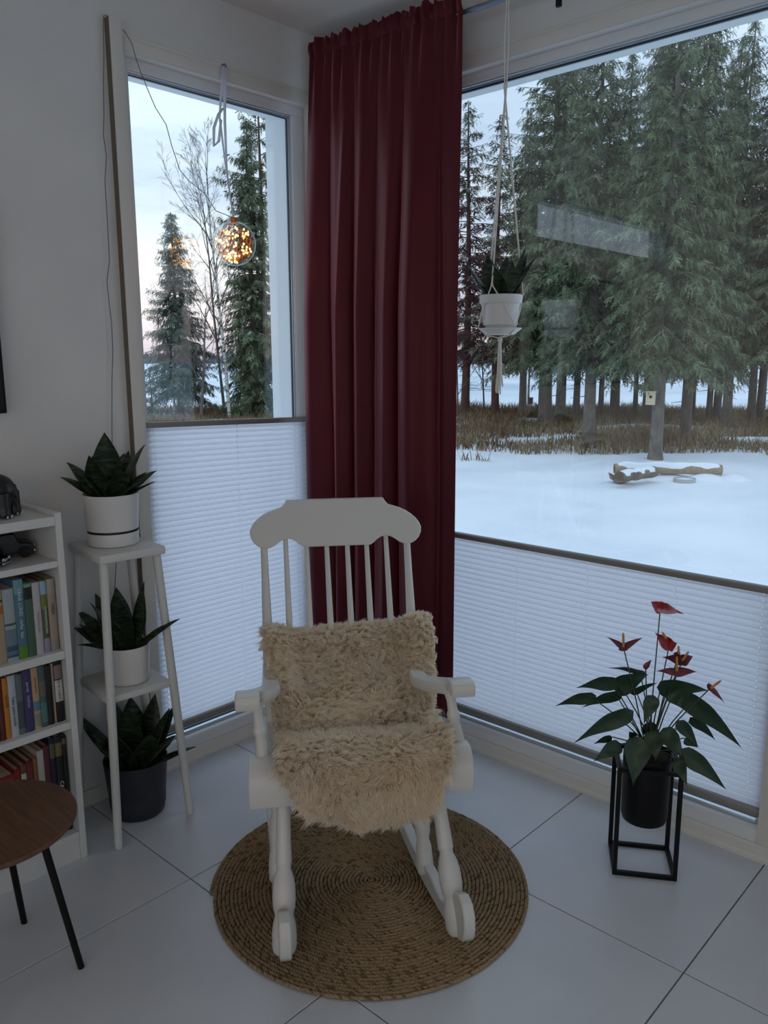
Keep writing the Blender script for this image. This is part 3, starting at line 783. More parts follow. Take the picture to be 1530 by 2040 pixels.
row1 = [(.023,.212,'a99486','pinkish brown book at the right end of the second shelf','HISSA','4a3a34',.013,.58,[(.80,1,'a89f93'),(.0,.16,'9c9186')]),
 (.018,.214,'4f5a33','narrow book with a sky blue and meadow green spine on the second shelf','LUONNONVALOSSA','e2e6da',.0085,.45,[(.80,.98,'8fb0cc'),(.60,.80,'6d7a3a'),(0,.20,'8f8ba0')]),
 (.021,.210,'b7b3b4','slim whitish book with faint grey lettering on the second shelf','hiljaisuuden kirja','7b767c',.009,.45,[]),
 (.022,.214,'45604f','dark green book with a black top label on the second shelf',None,None,.01,.5,[(.78,.94,'15171c'),(.94,.985,'6f9a84')]),
 (.026,.228,'4d7180','tall teal book with pale capital letters on the second shelf','VANE LUND  cirka  luu','c9d8dc',.0145,.58,[(0,.17,'55842f'),(.82,1,'6f959d')]),
 (.030,.207,'9aa6a6','pale grey-white book with a dark landscape at the foot of its spine, second shelf',None,None,.01,.5,[(.22,.45,'6a7c88'),(.06,.22,'33506c'),(.50,.53,'3f5350'),(.09,.15,'8fb4cc')]),
 (.031,.208,'a8957a','cream book with a green line and an orange band on the second shelf',None,None,.01,.5,[(.84,.87,'2d4a2a'),(.68,.79,'b5602f')]),
 (.030,.205,'23304a','dark blue book left of the cream banded one on the second shelf',None,None,.01,.5,[]),
 (.028,.20,'6d5b4a','brown book second from the left end of the second shelf',None,None,.01,.5,[]),
 (.032,.21,'88806f','olive grey book at the left end of the second shelf',None,None,.01,.5,[]),
]
x = xr
for w, h, c, lab, ti, tcl, ts, tz, bands in row1:
    book(x, w, z, h, .155, c, lab, ti, tcl or 'ffffff', ts, tz, bands, G1); x -= w+.0012
G2 = 'books on the third shelf'; z = shelf_tops[3]
x = xr
row2 = [(.023,.188,'141315','black book with a torn white paper label on its spine, third shelf','Rip en original of','1a1a1a',.0105,.50,[(.33,.68,'c9c7c2'),(.70,.92,'8a7470')]),
 (.006,.182,'a59486','very thin cream booklet beside the black labelled book on the third shelf',None,None,.01,.5,[]),
 (.017,.178,'201d1a','dark brown-black book between the cream booklet and the grey-green book, third shelf',None,None,.01,.5,[]),
 (.019,.184,'4a5f5c','grey-green book with a teal lower half on the third shelf',None,None,.01,.5,[(.08,.40,'4f7a78'),(.5,.75,'66635c')]),
 (.019,.184,'b89a72','tan book with a blue and stone lower half on the third shelf','Immortal Luu','3a2d20',.0085,.72,[(.30,.46,'5f8196'),(.05,.26,'8e8b78')]),
 (.024,.184,'3f3a66','purple-blue book with pale cursive lettering on the third shelf','Jumaly   Saalinen','b9b6d2',.0115,.60,[]),
 (.018,.178,'5d6c6f','slate grey book left of the purple one on the third shelf',None,None,.01,.5,[(.1,.55,'434f52')]),
 (.021,.180,'b3b9bf','white paperback with black lettering along its spine, third shelf','Talen paina lunnie','20242a',.0120,.42,[]),
 (.014,.178,'c07a1e','thin orange book on the third shelf','MAAHISET','7a3d12',.0085,.62,[]),
 (.014,.178,'5a1f1c','thin dark red book beside the orange one on the third shelf',None,None,.01,.5,[]),
 (.030,.180,'521a19','thick maroon book with pale lettering on the third shelf','Mokkerit','d8c9c0',.0165,.62,[]),
 (.028,.178,'5c2420','thick red-brown book second from the left end of the third shelf',None,None,.01,.5,[]),
 (.030,.18,'40352c','brown book at the left end of the third shelf',None,None,.01,.5,[]),
]
for w, h, c, lab, ti, tcl, ts, tz, bands in row2:
    book(x, w, z, h, .15, c, lab, ti, tcl or 'ffffff', ts, tz, bands, G2); x -= w+.0010
G3 = 'books on the bottom shelf'; z = shelf_tops[4]
x = xr
row3 = [(.012,.300,'1c1614','narrow black book against the right panel on the bottom shelf',None,None,.01,.5,[(.92,.98,'6b5a50')]),
 (.020,.305,'16231f','tall dark green book lettered in white capitals on the bottom shelf','CAPTAIN D','e9ebe6',.0165,.40,[(.80,.94,'7a6a4a')]),
 (.016,.305,'1a2233','tall navy book with a pale label on the bottom shelf',None,None,.01,.5,[(.80,.95,'5d5a55'),(.36,.48,'8d93a0')]),
 (.016,.290,'5c2630','tall wine red book on the bottom shelf',None,None,.01,.5,[]),
 (.019,.282,'b5b0a8','off-white book between the wine red and the brown ones on the bottom shelf',None,None,.01,.5,[]),
 (.012,.264,'8a5a36','thin light brown book on the bottom shelf',None,None,.01,.5,[]),
 (.018,.262,'5a1d18','dark red book with orange capitals on the bottom shelf','HELA','d9792c',.0155,.72,[(.78,.97,'6b2a22')]),
 (.015,.256,'6d4a32','brown book with a white label on the bottom shelf','Y','e8e2d8',.0125,.62,[(.70,.90,'c9c2b8')]),
 (.017,.250,'7c201d','red book lettered in white capitals on the bottom shelf','ANEKAV','e6dfd6',.0135,.76,[]),
 (.040,.240,'94222a','thick bright red book on the bottom shelf',None,None,.01,.5,[]),
 (.045,.205,'8d8779','low grey book at the left of the bottom shelf',None,None,.01,.5,[]),
]
for w, h, c, lab, ti, tcl, ts, tz, bands in row3:
    book(x, w, z, min(h, .318), .20, c, lab, ti, tcl or 'ffffff', ts, tz, bands, G3, yf=2.204); x -= w+.0012

# black elephant figure on top
M_ele = pm('black_carved_wood', C('17171b'), .33, bump=.12, bscale=120)
M_nail = pm('white_toenail', C('d8d2c8'), .5)
def fused(name, balls, tubes, voxel, mat, parent, smooth_iter=6):
    mb = MB()
    for c, r in balls: mb.ball(c, r, 20, 12)
    for p, r in tubes: mb.tube(p, r, 14)
    me = mb.mesh(name+'_raw', mat); o = bpy.data.objects.new(name+'_raw', me); COL.objects.link(o)
    m = o.modifiers.new('r', 'REMESH'); m.mode = 'VOXEL'; m.voxel_size = voxel
    s = o.modifiers.new('s', 'SMOOTH'); s.iterations = smooth_iter; s.factor = .5
    dg = bpy.context.evaluated_depsgraph_get(); ev = o.evaluated_get(dg)
    me2 = bpy.data.meshes.new_from_object(ev); me2.name = name
    me2.polygons.foreach_set('use_smooth', [True]*len(me2.polygons)); me2.materials.clear(); me2.materials.append(mat)
    COL.objects.unlink(o); bpy.data.objects.remove(o)
    q = link(bpy.data.objects.new(name, me2)); q.parent = parent; MW[q.name] = MW[parent.name].copy()
    return q
ele = thing('elephant_figurine', 'small black elephant figurine with white toenails on top of the white bookcase', 'figurine', (.895, 2.292, shelf_tops[0]), math.radians(42))
# built facing local +Y; its rump is turned to the room
fused('body', [((0,-.012,.072),(.046,.050,.048)), ((0,.04,.076),(.044,.05,.046)), ((0,.092,.092),(.030,.030,.034)), ((-.03,.088,.088),(.010,.022,.030)), ((.03,.088,.088),(.010,.022,.030))],
      [([(-.026,-.036,.07),(-.029,-.040,.03),(-.030,-.040,.003)], [.023,.0185,.0205]), ([(.026,-.036,.07),(.029,-.040,.03),(.030,-.040,.003)], [.023,.0185,.0205]),
       ([(-.026,.052,.07),(-.028,.055,.03),(-.029,.056,.003)], [.021,.0165,.0185]), ([(.026,.052,.07),(.028,.055,.03),(.029,.056,.003)], [.021,.0165,.0185]),
       ([(0,.112,.085),(0,.130,.06),(0,.134,.035),(0,.142,.018)], [.014,.011,.008,.006]), ([(0,-.060,.092),(0,-.067,.07),(0,-.066,.045)], [.005,.0035,.004])], .0028, M_ele, ele)
for sx in (-1, 1):
    nm = MB()
    for an in (-50, -90, -130):
        nm.ball((sx*.030+.0205*math.cos(math.radians(an)), -.040+.0205*math.sin(math.radians(an)), .006), (.0030, .0030, .0034), 8, 6)
    part('toenails', nm, M_nail, ele, label='white toenails of one hind foot', kind='stuff')
# two dark model cars on the first shelf
M_carb = pm('black_car_enamel', C('0d0d10'), .22)
M_chrome = pm('chrome', C('cfd3d6'), .18, metal=.9)
M_tyre = pm('toy_tyre', C('101011'), .7)
M_cglass = pm('toy_window', C('1c2024'), .15)
def toy_car(label, loc, rz, ln, wd, ht, old):
    c = thing('model_car', label, 'toy car', loc, rz)
    if old: prof = [(-.5,.22),(-.5,.50),(-.44,.60),(-.30,.62),(-.24,.96),(-.10,1.0),(.10,1.0),(.2,.64),(.40,.60),(.48,.52),(.5,.40),(.5,.2)]
    else: prof = [(-.5,.2),(-.5,.48),(-.46,.56),(-.28,.60),(-.16,.90),(-.02,.95),(.12,.92),(.24,.60),(.44,.54),(.5,.42),(.5,.2)]
    out = [(p[0]*ln, p[1]*ht) for p in prof]
    part('body', MB().prism(out, -wd/2, wd/2, bev=.004), M_carb, c, angle=40)
    for sy in (-1, 1):
        win = [(p[0]*ln*.86, p[1]*ht*.97) for p in (prof[4:8] if old else prof[4:7])] + [(.16*ln, .66*ht), (-.22*ln, .66*ht)]
        part('side_window', MB().prism(win, sy*(wd/2-.002), sy*(wd/2+.0006)), M_cglass, c, smooth=False)
        for px in (-.3, .3):
            part('wheel', MB().lathe([(0,-.005),(ht*.22,-.005),(ht*.24,-.002),(ht*.24,.002),(ht*.22,.005),(0,.005)], 16, T(px*ln, sy*(wd/2-.002), ht*.24) @ rot('X', PI/2)), M_tyre, c)
        part('headlight', MB().ball((ln*.5, sy*wd*.32, ht*.46), (.003,.0055,.0055), 12, 8), M_chrome, c, label='round chrome headlight')
    part('bumper', MB().rbox((ln*.49, -wd*.48, ht*.20), (ln*.535, wd*.48, ht*.29), .002), M_chrome, c, label='chrome front bumper')
    part('grille', MB().rbox((ln*.485, -wd*.18, ht*.33), (ln*.515, wd*.18, ht*.50), .002), M_chrome, c, label='small chrome grille')
    return c
toy_car('black model car with chrome bumper and headlights on the first shelf of the bookcase', (.842, 2.262, shelf_tops[1]), math.radians(-48), .125, .052, .048, False)
toy_car('black old fashioned model car with a tall roof at the right of the first shelf', (.935, 2.318, shelf_tops[1]), math.radians(-14), .125, .058, .072, True)
# flat black television on the wall, its right end in view
M_tv = pm('black_screen', C('0a0b0d'), .2)
tv = thing('television', 'flat black television on the left wall above the bookcase', 'television', (.47, 2.435, 1.326))
part('casing', MB().rbox((-.06, 2.402, 1.326), (1.000, 2.446, 1.93), .004), M_blackm, tv, world=True)
part('screen', MB().box((-.05, 2.4005, 1.338), (.99, 2.403, 1.92)), M_tv, tv, world=True, smooth=False)

# ================================================================== ROUND SIDE TABLE
def wood_mat(name, c1, c2, sc=(3, 40, 3)):
    return pm(name, C(c1), .45, C(c2), 2.2, stretch=sc, bump=.04, bscale=12, detail=6)
M_oak = wood_mat('brown_oak_veneer', '573a27', '6f4c33', (40, 3, 40))
tb = thing('side_table', 'small round brown wooden side table with thin black legs before the bookcase', 'table', (.645, 1.872, 0))
part('table_top', MB().lathe([(0,.388),(.170,.388),(.196,.394),(.2015,.400),(.2015,.404),(.199,.408),(.19,.409),(0,.409)], 72), M_oak, tb)
for k in range(4):
    a = math.radians(-40.5+91*k); r1 = .188
    part('leg', MB().turned((.115*math.cos(a+.05), .115*math.sin(a+.05), .386), (r1*math.cos(a), r1*math.sin(a), .0), [(0,.0095),(1,.0082)], 12), M_blackm, tb)
# ================================================================== PLANTS
def sans_mat():
    m = pm('snake_plant_leaf', C('17261a'), .42, spec=.4); t = m.node_tree; b = t.nodes['Principled BSDF']
    tc = N(t, 'ShaderNodeTexCoord'); mp = N(t, 'ShaderNodeMapping'); mp.inputs['Scale'].default_value = (25, 25, 120)
    t.links.new(tc.outputs['Object'], mp.inputs[0]); n = N(t, 'ShaderNodeTexNoise'); n.inputs['Scale'].default_value = 1.0; n.inputs['Detail'].default_value = 3
    t.links.new(mp.outputs[0], n.inputs['Vector']); r = N(t, 'ShaderNodeValToRGB')
    r.color_ramp.elements[0].position = .42; r.color_ramp.elements[1].position = .66
    r.color_ramp.elements[0].color = (*C('16241a'), 1); r.color_ramp.elements[1].color = (*C('3e4f33'), 1)
    t.links.new(n.outputs[0], r.inputs[0]); t.links.new(r.outputs[0], b.inputs['Base Color'])
    return m
M_sans = sans_mat()
M_soil = pm('potting_soil', C('241a13'), .95, C('3a2b20'), 60)
M_potw = pm('white_plastic_pot', C('d9d6d1'), .38)
M_potd = pm('dark_grey_pot', C('2a2b31'), .5)
M_potk = pm('black_pot', C('0a0a0c'), .5, spec=.25)
def sans_leaf(base, az, tilt, ln, w, curl=.5, twist=0.0):
    """broad pointed leaf; tilt from vertical; curl bends the tip outwards"""
    nu, nv = 6, 10; vs = []
    d = Vector((math.cos(az), math.sin(az), 0)); sd = Vector((-math.sin(az), math.cos(az), 0)); p = Vector(base); pts = []
    for j in range(nv+1):
        t = j/nv; a = tilt + curl*t*t
        up = Vector((0,0,1))*math.cos(a) + d*math.sin(a)
        pts.append((p.copy(), up, (d*math.cos(a) - Vector((0,0,1))*math.sin(a))))
        p += up*(ln/nv)
    for j, (q, up, nn) in enumerate(pts):
        t = j/nv
        ww = w*(.62+.9*t-.3*t*t if t < .45 else (.62+.405-.06)*(1-((t-.45)/.55)**1.7))
        if j == nv: ww = .0006
        s2 = (sd*math.cos(twist*t) + nn*math.sin(twist*t))
        for i in range(nu+1):
            a = -1+2*i/nu; vs.append(q + s2*a*ww/2 - nn*(.22*ww*(1-a*a)-.22*ww*.5))
    fs = [(j*(nu+1)+i, j*(nu+1)+i+1, (j+1)*(nu+1)+i+1, (j+1)*(nu+1)+i) for j in range(nv) for i in range(nu)]
    # a thin back side so that the leaf has a body
    o = len(vs); nn = [pts[k//(nu+1)][2] for k in range(o)]
    vs += [v + nn[k]*.0014 for k, v in enumerate(list(vs))]
    fs += [tuple(o+i for i in f[::-1]) for f in fs]
    for j in range(nv):
        for i in (0, nu):
            a, b = j*(nu+1)+i, (j+1)*(nu+1)+i; fs.append((a, b, o+b, o+a))
    m = MB(); m.v = [tuple(v) for v in vs]; m.f = fs; m.mi = [0]*len(fs); return m
def sans(parent, z, leaves, r0=.02):
    for az, tilt, ln, w, curl in leaves:
        a = math.radians(az)
        part('leaf', sans_leaf((r0*math.cos(a), r0*math.sin(a), z), a, math.radians(tilt), ln, w*1.12, curl), M_sans, parent)
def rosette(seed, n, ln=(.10,.17), w=(.045,.06), tilt=(6, 55), curl=(.2,.7)):
    rg = random.Random(seed); out = []
    for i in range(n):
        f = i/(n-1); out.append((i*137.5+rg.uniform(-15,15), tilt[0]+(tilt[1]-tilt[0])*f+rg.uniform(-5,5), (ln[1]-(ln[1]-ln[0])*f*.8)*rg.uniform(.9,1.1), rg.uniform(*w), rg.uniform(*curl)))
    return out
# view direction seen from the stand: image right is (sin YAW, -cos YAW)
AZR = math.degrees(math.atan2(-math.cos(YAW), math.sin(YAW)))       # azimuth of "right in the picture"
AZC = AZR-90                                                         # towards the lens
# --- white plant stand
M_standp = pm('white_painted_wood', C('d4d2cc'), .5, bump=.02, bscale=50)
st = thing('plant_stand', 'white wooden plant stand with splayed round legs and a lower shelf', 'plant stand', (1.243, 2.275, 0), math.radians(-6.0))
TZ = .915
part('stand_top', MB().rbox((-.104, -.124, TZ-.026), (.104, .124, TZ), .005), M_standp, st)
part('shelf', MB().rbox((-.108, -.112, .452), (.104, .112, .474), .004), M_standp, st)
for sx, sy, bx, by in ((-1,-1,-.118,-.150),(1,-1,.143,-.116),(-1,1,-.135,.120),(1,1,.132,.125)):
    part('leg', MB().turned((sx*.084, sy*.098, TZ-.024), (bx, by, 0), [(0,.0125),(.5,.0135),(.985,.0125),(1,.011)], 14), M_standp, st)
# --- top pot: white with a slot showing the water tray
def plant_root(name, label, loc): return thing(name, label, 'plant', loc)
p1 = plant_root('potted_snake_plant', 'snake plant in a white slotted pot on top of the white plant stand', (1.243, 2.290, TZ))
part('pot', MB().lathe([(0,.048),(.074,.048),(.0775,.050),(.083,.158),(.0815,.160),(.0795,.158),(.074,.06),(0,.056)], 48), M_potw, p1)
part('saucer', MB().lathe([(0,.0005),(.071,.0005),(.0755,.004),(.0775,.040),(.0765,.042),(.0745,.040),(.073,.008),(0,.006)], 48), M_potw, p1)
part('slot_core', MB().lathe([(0,.008),(.066,.008),(.069,.05),(0,.05)], 32), M_potd, p1, label='dark core in the slot of the pot')  # solid dark grey cylinder filling the slot between pot and saucer
part('soil', MB().lathe([(0,.146),(.04,.149),(.0795,.143),(.0795,.13)], 32), M_soil, p1)
sans(p1, .135, [(AZC+10, 2, .215, .088, .15), (AZR+12, 22, .195, .085, .35), (AZC-25, 16, .16, .085, .3), (AZC+95+80, 30, .17, .07, .45), (AZR+176, 34, .165, .078, .55), (AZR-8, 46, .165, .075, .5),
 (AZR+172, 55, .16, .05, .5), (AZC+40, 30, .13, .08, .35), (AZC-50, 32, .13, .08, .4), (AZC+90, 40, .13, .07, .4), (AZC+150, 18, .16, .08, .3), (AZC+230, 22, .15, .08, .3), (AZR+5, 60, .13, .03, .2)])
p2 = plant_root('potted_snake_plant', 'snake plant in a plain white pot on the lower shelf of the plant stand', (1.246, 2.258, .474))
part('pot', MB().lathe([(0,.0005),(.058,.0005),(.064,.006),(.071,.120),(.070,.123),(.0675,.121),(.062,.02),(0,.018)], 48), M_potw, p2)
part('soil', MB().lathe([(0,.108),(.04,.110),(.067,.105),(.067,.09)], 32), M_soil, p2)
sans(p2, .10, [(AZR+30, 8, .22, .085, .25), (AZC+10, 10, .19, .06, .2), (AZC-15, 24, .17, .08, .3), (AZR+150, 28, .20, .07, .3), (AZR+172, 42, .19, .075, .35), (AZR+185, 52, .16, .085, .5), (AZR-4, 50, .19, .07, .35),
 (AZC-60, 20, .19, .07, .3), (AZR+120, 20, .2, .07, .3), (AZR+60, 18, .17, .06, .3), (AZR+195, 68, .13, .03, .5), (AZC-80, 45, .15, .07, .4)])
p3 = plant_root('potted_snake_plant', 'snake plant in a dark grey pot on the floor beneath the plant stand', (1.268, 2.288, 0))
part('pot', MB().lathe([(0,.0005),(.080,.0005),(.086,.008),(.099,.150),(.103,.190),(.1005,.192),(.097,.188),(.09,.03),(0,.03)], 48), M_potd, p3)
part('soil', MB().lathe([(0,.165),(.06,.168),(.096,.163),(.096,.14)], 32), M_soil, p3)
sans(p3, .155, [(AZC+0, 3, .235, .095, .12), (AZR+150, 14, .24, .085, .25), (AZR+8, 20, .22, .11, .25), (AZC-20, 20, .19, .11, .25), (AZC+40, 26, .19, .10, .3), (AZR+178, 38, .25, .07, .15), (AZR-15, 36, .18, .11, .45),
 (AZR+30, 26, .22, .09, .3), (AZR+60, 15, .23, .09, .2), (AZR+110, 14, .22, .09, .2), (AZR-2, 62, .19, .045, .3), (AZR+195, 30, .2, .08, .3), (AZC-45, 32, .17, .11, .4)], .03)
# --- hanging plant in the big window
M_cordw = pm('cotton_cord', C('ddd8cd'), .85)
M_hook = pm('steel_hook', C('8a8d90'), .4, metal=.6)
HP = Vector((2.234, 1.545, 1.563))
hp = thing('hanging_snake_plant', 'snake plant in a white pot and saucer hanging in a knotted white cord holder', 'hanging plant', HP)
part('pot', MB().lathe([(0,.008),(.046,.008),(.0475,.010),(.0585,.085),(.0655,.087),(.068,.092),(.0685,.112),(.066,.114),(.064,.112),(.055,.02),(0,.018)], 48), M_potw, hp)
part('saucer', MB().lathe([(0,-.010),(.045,-.010),(.060,.001),(.0685,.008),(.0695,.0105),(.067,.0105),(.058,.004),(.045,-.004),(0,-.004)], 48), M_potw, hp)
part('soil', MB().lathe([(0,.100),(.04,.102),(.063,.098),(.063,.09)], 24), M_soil, hp)
sans(hp, .085, [(AZR+178, 34, .15, .055, .1), (AZR+10, 14, .185, .068, .25), (AZR-5, 26, .18, .07, .3), (AZC+20, 16, .14, .06, .2), (AZR+140, 16, .15, .06, .2), (AZC-20, 24, .12, .06, .3), (AZR+70, 18, .17, .06, .2), (AZR+100, 22, .15, .06, .2), (AZC-40, 20, .16, .06, .2), (AZR+30, 22, .185, .06, .3)])
def cord(pts, r=.0022, name='cord'):
    part(name, MB().tube([Vector(p)+HP for p in pts], r, 6), M_cordw, hp, world=True)
GZ = .735                                                # the cords gather below the hook
ang = [AZR+185, AZR+5, AZR+88]
kn = []
for i, a in enumerate(ang):
    a = math.radians(a); kn.append(Vector((.062*math.cos(a), .062*math.sin(a), .16 if i < 2 else .165)))
kn[0] = Vector((.036*math.cos(math.radians(AZC-45)), .036*math.sin(math.radians(AZC-45)), .142))*1.0
kn[0] = Vector((math.cos(math.radians(AZC-32)), math.sin(math.radians(AZC-32)), 0))*.070 + Vector((0,0,.142))
kn[1] = Vector((math.cos(math.radians(AZR+12)), math.sin(math.radians(AZR+12)), 0))*.074 + Vector((0,0,.118))
kn[2] = Vector((math.cos(math.radians(AZR+118)), math.sin(math.radians(AZR+118)), 0))*.070 + Vector((0,0,.13))
for i, k in enumerate(kn):
    g = Vector((.004*math.cos(i*2.1), .004*math.sin(i*2.1), GZ))
    cord([g, g*.5+k*.5, k], .0029)
    part('knot', MB().ball(HP+k, (.0045,.0045,.006), 10, 8), M_cordw, hp, world=True)
angk = [math.atan2(k.y, k.x) for k in kn]
mids = []
for i in range(3):
    a0, a1 = angk[i], angk[(i+1) % 3]
    while a1 < a0: a1 += 2*PI
    if a1-a0 > PI: a1, a0 = a0+2*PI, a1
    mids.append((a0+a1)/2)
for i in range(3):
    for mdir in (mids[i], mids[(i-1) % 3]):
        m1 = Vector((.0705*math.cos(mdir), .0705*math.sin(mdir), .012)); 
        cord([kn[i], kn[i]*.5+m1*.5+Vector((math.cos(mdir), math.sin(mdir), 0))*.004, m1, Vector((.046*math.cos(mdir), .046*math.sin(mdir), -.0125)), Vector((.004*math.cos(mdir), .004*math.sin(mdir), -.020))], .0022)
part('knot', MB().ball(HP+Vector((0,0,-.026)), (.008,.008,.010), 12, 8), M_cordw, hp, world=True)
rg = random.Random(4)
for i in range(9):
    a = i*.7; e = Vector((.012*math.cos(a)+rg.uniform(-.004,.004), .012*math.sin(a), -.185+rg.uniform(-.02,.015)))
    pts = [Vector((.003*math.cos(a), .003*math.sin(a), -.030)), Vector((.005*math.cos(a), .005*math.sin(a), -.07)), e*.6+Vector((0,0,-.03)), e]
    part('tassel_cord', MB().tube([HP+p for p in pts], .0021, 5), M_cordw, hp, world=True)
part('knot', MB().ball(HP+Vector((0,0,GZ)), (.007,.007,.012), 12, 8), M_cordw, hp, world=True)
for s in (-1, 1):
    part('cord', MB().tube([HP+Vector((.002*s, -.002*s, GZ)), HP+Vector((.0045*s, -.0045*s, GZ+.12)), HP+Vector((.0022*s, -.0022*s, GZ+.22)), HP+Vector((.003*s, -.003*s, ZC-HP.z-.02))], .0022, 6), M_cordw, hp, world=True)
part('hook', MB().tube([HP+Vector((0,0,ZC-HP.z+.003)), HP+Vector((0,0,ZC-HP.z-.012)), HP+Vector((.006,0,ZC-HP.z-.02)), HP+Vector((0,0,ZC-HP.z-.027)), HP+Vector((-.006,0,ZC-HP.z-.02))], .002, 8), M_hook, hp, world=True)
# --- black stand and pot with the flamingo flower
ps = thing('pot_stand', 'black square metal frame plant stand with a black pot', 'plant stand', (2.1255, .921, 0), math.atan2(.81-.952, 2.103-2.015))
hw, hd, HT, q = .0835, .0745, .335, .0062
for sx in (-1, 1):
    for sy in (-1, 1):
        part('upright', MB().rbox((sx*hw-q, sy*hd-q, 0), (sx*hw+q, sy*hd+q, HT), .0012, 1), M_blackm, ps)
for z0 in (0, HT-2*q):
    for sy in (-1, 1): part('rail', MB().rbox((-hw, sy*hd-q, z0), (hw, sy*hd+q, z0+2*q), .0012, 1), M_blackm, ps)
    for sx in (-1, 1): part('rail', MB().rbox((sx*hw-q, -hd, z0), (sx*hw+q, hd, z0+2*q), .0012, 1), M_blackm, ps)
part('pot', MB().lathe([(0,.142),(.055,.142),(.062,.146),(.066,.160),(.0675,.33),(.0675,.352),(.0655,.354),(.064,.35),(.062,.17),(0,.165)], 48), M_potk, ps)
M_anth = pm('flamingo_flower_leaf', C('1b3522'), .38, C('25442a'), 30, spec=.4)
M_pet = pm('petiole_green', C('3c4a2a'), .5)
M_spr = pm('red_spathe', C('a8161a'), .25, C('8c1518'), 40, spec=.6)
M_spp = pm('faded_pink_spathe', C('7d2f3e'), .3, C('5e2a33'), 40, spec=.6)
M_spx = pm('orange_spadix', C('d39a55'), .6, C('c07f45'), 200)
AN = Vector((2.1255, .921, .345))
an = thing('flamingo_flower', 'flamingo flower with glossy leaves and red blooms in the black pot stand', 'plant', AN)
part('soil', MB().lathe([(0,-.005),(.04,-.003),(.063,-.008),(.063,-.03)], 24), M_soil, an)
VD = Vector((AN.x, AN.y, 0)).normalized()                  # away from the lens, level
def at_depth(cx, cy, dep):
    """crop coordinates of the flower in the photograph -> a point dep metres behind the pot axis"""
    px, py = 1080+cx*.30885, 1170+cy*.30885
    d = ray(px, py); k = (AN.dot(VD)+dep)/(d.dot(VD)); return Vector((d.x*k, d.y*k, H+d.z*k))
SC = .30885*2.28/1617                                       # metres per crop pixel at the plant
def heart_leaf(b, t, w, roll, droop=.18, lobe=.22):
    """heart-shaped blade from the stalk joint b to the tip t"""
    ax = (t-b); ln = ax.length; ax.normalize()
    view = (b - Vector((0,0,H))).normalized()
    sd = ax.cross(view).normalized(); nn = sd.cross(ax); sd2 = sd*math.cos(roll)+nn*math.sin(roll); nn = sd2.cross(ax)
    nv, nu = 14, 6; vs = []
    def half(s):                                           # half width along the axis, s from -lobe to 1
        if s < 0: return w*.5*.92*math.sqrt(max(0, 1-(s/lobe)**2))*.97
        return w*.5*(.92+.25*s-.9*s**2 if s < .25 else (.926)*(1-((s-.25)/.75))**(.85+.35*s))
    for j in range(nv+1):
        s = -lobe + (1+lobe)*j/nv
        for i in range(nu+1):
            a = -1+2*i/nu; h = half(s)
            aa = a
            if s < 0:                                      # notch between the two lobes
                mn = .32*(-s/lobe); aa = math.copysign(mn+(1-mn)*abs(a), a) if a else 0.0
            p = b + ax*(ln*(s if not (a == 0 and s < 0) else 0)) + sd2*(aa*h) + nn*(-.16*abs(aa)*h + .02*w*math.sin(9*s+a*2)) - Vector((0,0,1))*droop*ln*max(0, s)**2 + Vector((0,0,1))*droop*ln*max(0, s)
            vs.append(p)
    m = MB(); m.v = [tuple(v) for v in vs]
    m.f = [(j*(nu+1)+i, j*(nu+1)+i+1, (j+1)*(nu+1)+i+1, (j+1)*(nu+1)+i) for j in range(nv) for i in range(nu)]; m.mi = [0]*len(m.f)
    return m
LV = [((445,618),(222,648),112,-.03,.55),((302,712),(84,766),92,-.02,.5),((470,700),(258,776),84,.02,.5),((520,835),(204,1006),120,-.06,.35),((628,545),(428,521),70,.06,1.0),
 ((478,1030),(332,1124),104,-.07,.2),((430,975),(330,1012),52,-.04,.5),((500,640),(690,560),150,.0,.5),((600,672),(752,614),62,.03,.8),((800,650),(1082,668),140,-.01,.6),((960,745),(1292,1042),140,.02,.3),
 ((850,690),(905,786),120,-.04,.2),((985,865),(1120,988),78,.05,.4),((900,890),(1010,1036),88,-.02,.2),((805,945),(920,1124),120,-.07,.1),((935,985),(1005,1035),70,.0,.2),((945,1090),(1192,1310),128,-.03,.2),((878,1135),(936,1286),88,-.06,.2),
 ((710,730),(655,885),100,-.05,.1),((620,1020),(585,1290),170,-.075,.05),((720,960),(735,1130),120,-.07,.1),((590,960),(560,930),60,-.02,.4),((680,900),(760,990),110,.02,.2)]
for (bx, by), (tx, ty), w, dep, roll in LV:
    b = at_depth(bx, by, dep); t = at_depth(tx, ty, dep*1.5); sg = 1 if tx < bx else -1
    lf = part('leaf', heart_leaf(b, t, w*SC*1.04, roll*sg), M_anth, an, world=True, angle=180)
    r0 = AN + Vector((random.Random(bx).uniform(-.02,.02), random.Random(by).uniform(-.02,.02), -.005))
    mid = (r0*.45+b*.55) + Vector((0,0,.02))
    part('petiole', MB().tube([r0, r0*.75+mid*.25+Vector((0,0,.012)), mid, b*.8+mid*.2+Vector((0,0,.006)), b], [.0022,.002,.0018,.0016,.0014], 6), M_pet, lf, world=True)
def flower(stem_top, lobes, spad, mat, dep, label):
    s = at_depth(*stem_top, dep); r0 = AN + Vector((0,0,-.005)); mid = r0*.5+s*.5+Vector((0,0,.01))
    part('flower_stem', MB().tube([r0, mid, s], [.0021,.0018,.0016], 6), M_pet, an, world=True)
    for tip, w, roll in lobes:
        sp = part('spathe', heart_leaf(s, at_depth(*tip, dep+.004), w*SC, roll, droop=.12, lobe=.25), mat, an, world=True, angle=180, label=label)
    if spad:
        a, b = at_depth(*spad[0], dep-.006), at_depth(*spad[1], dep-.006)
        part('spadix', MB().tube([a, a*.5+b*.5, b*.9+a*.1, b], [.0036,.0036,.003,.0012], 8), M_spx, sp, world=True, label='orange spadix')
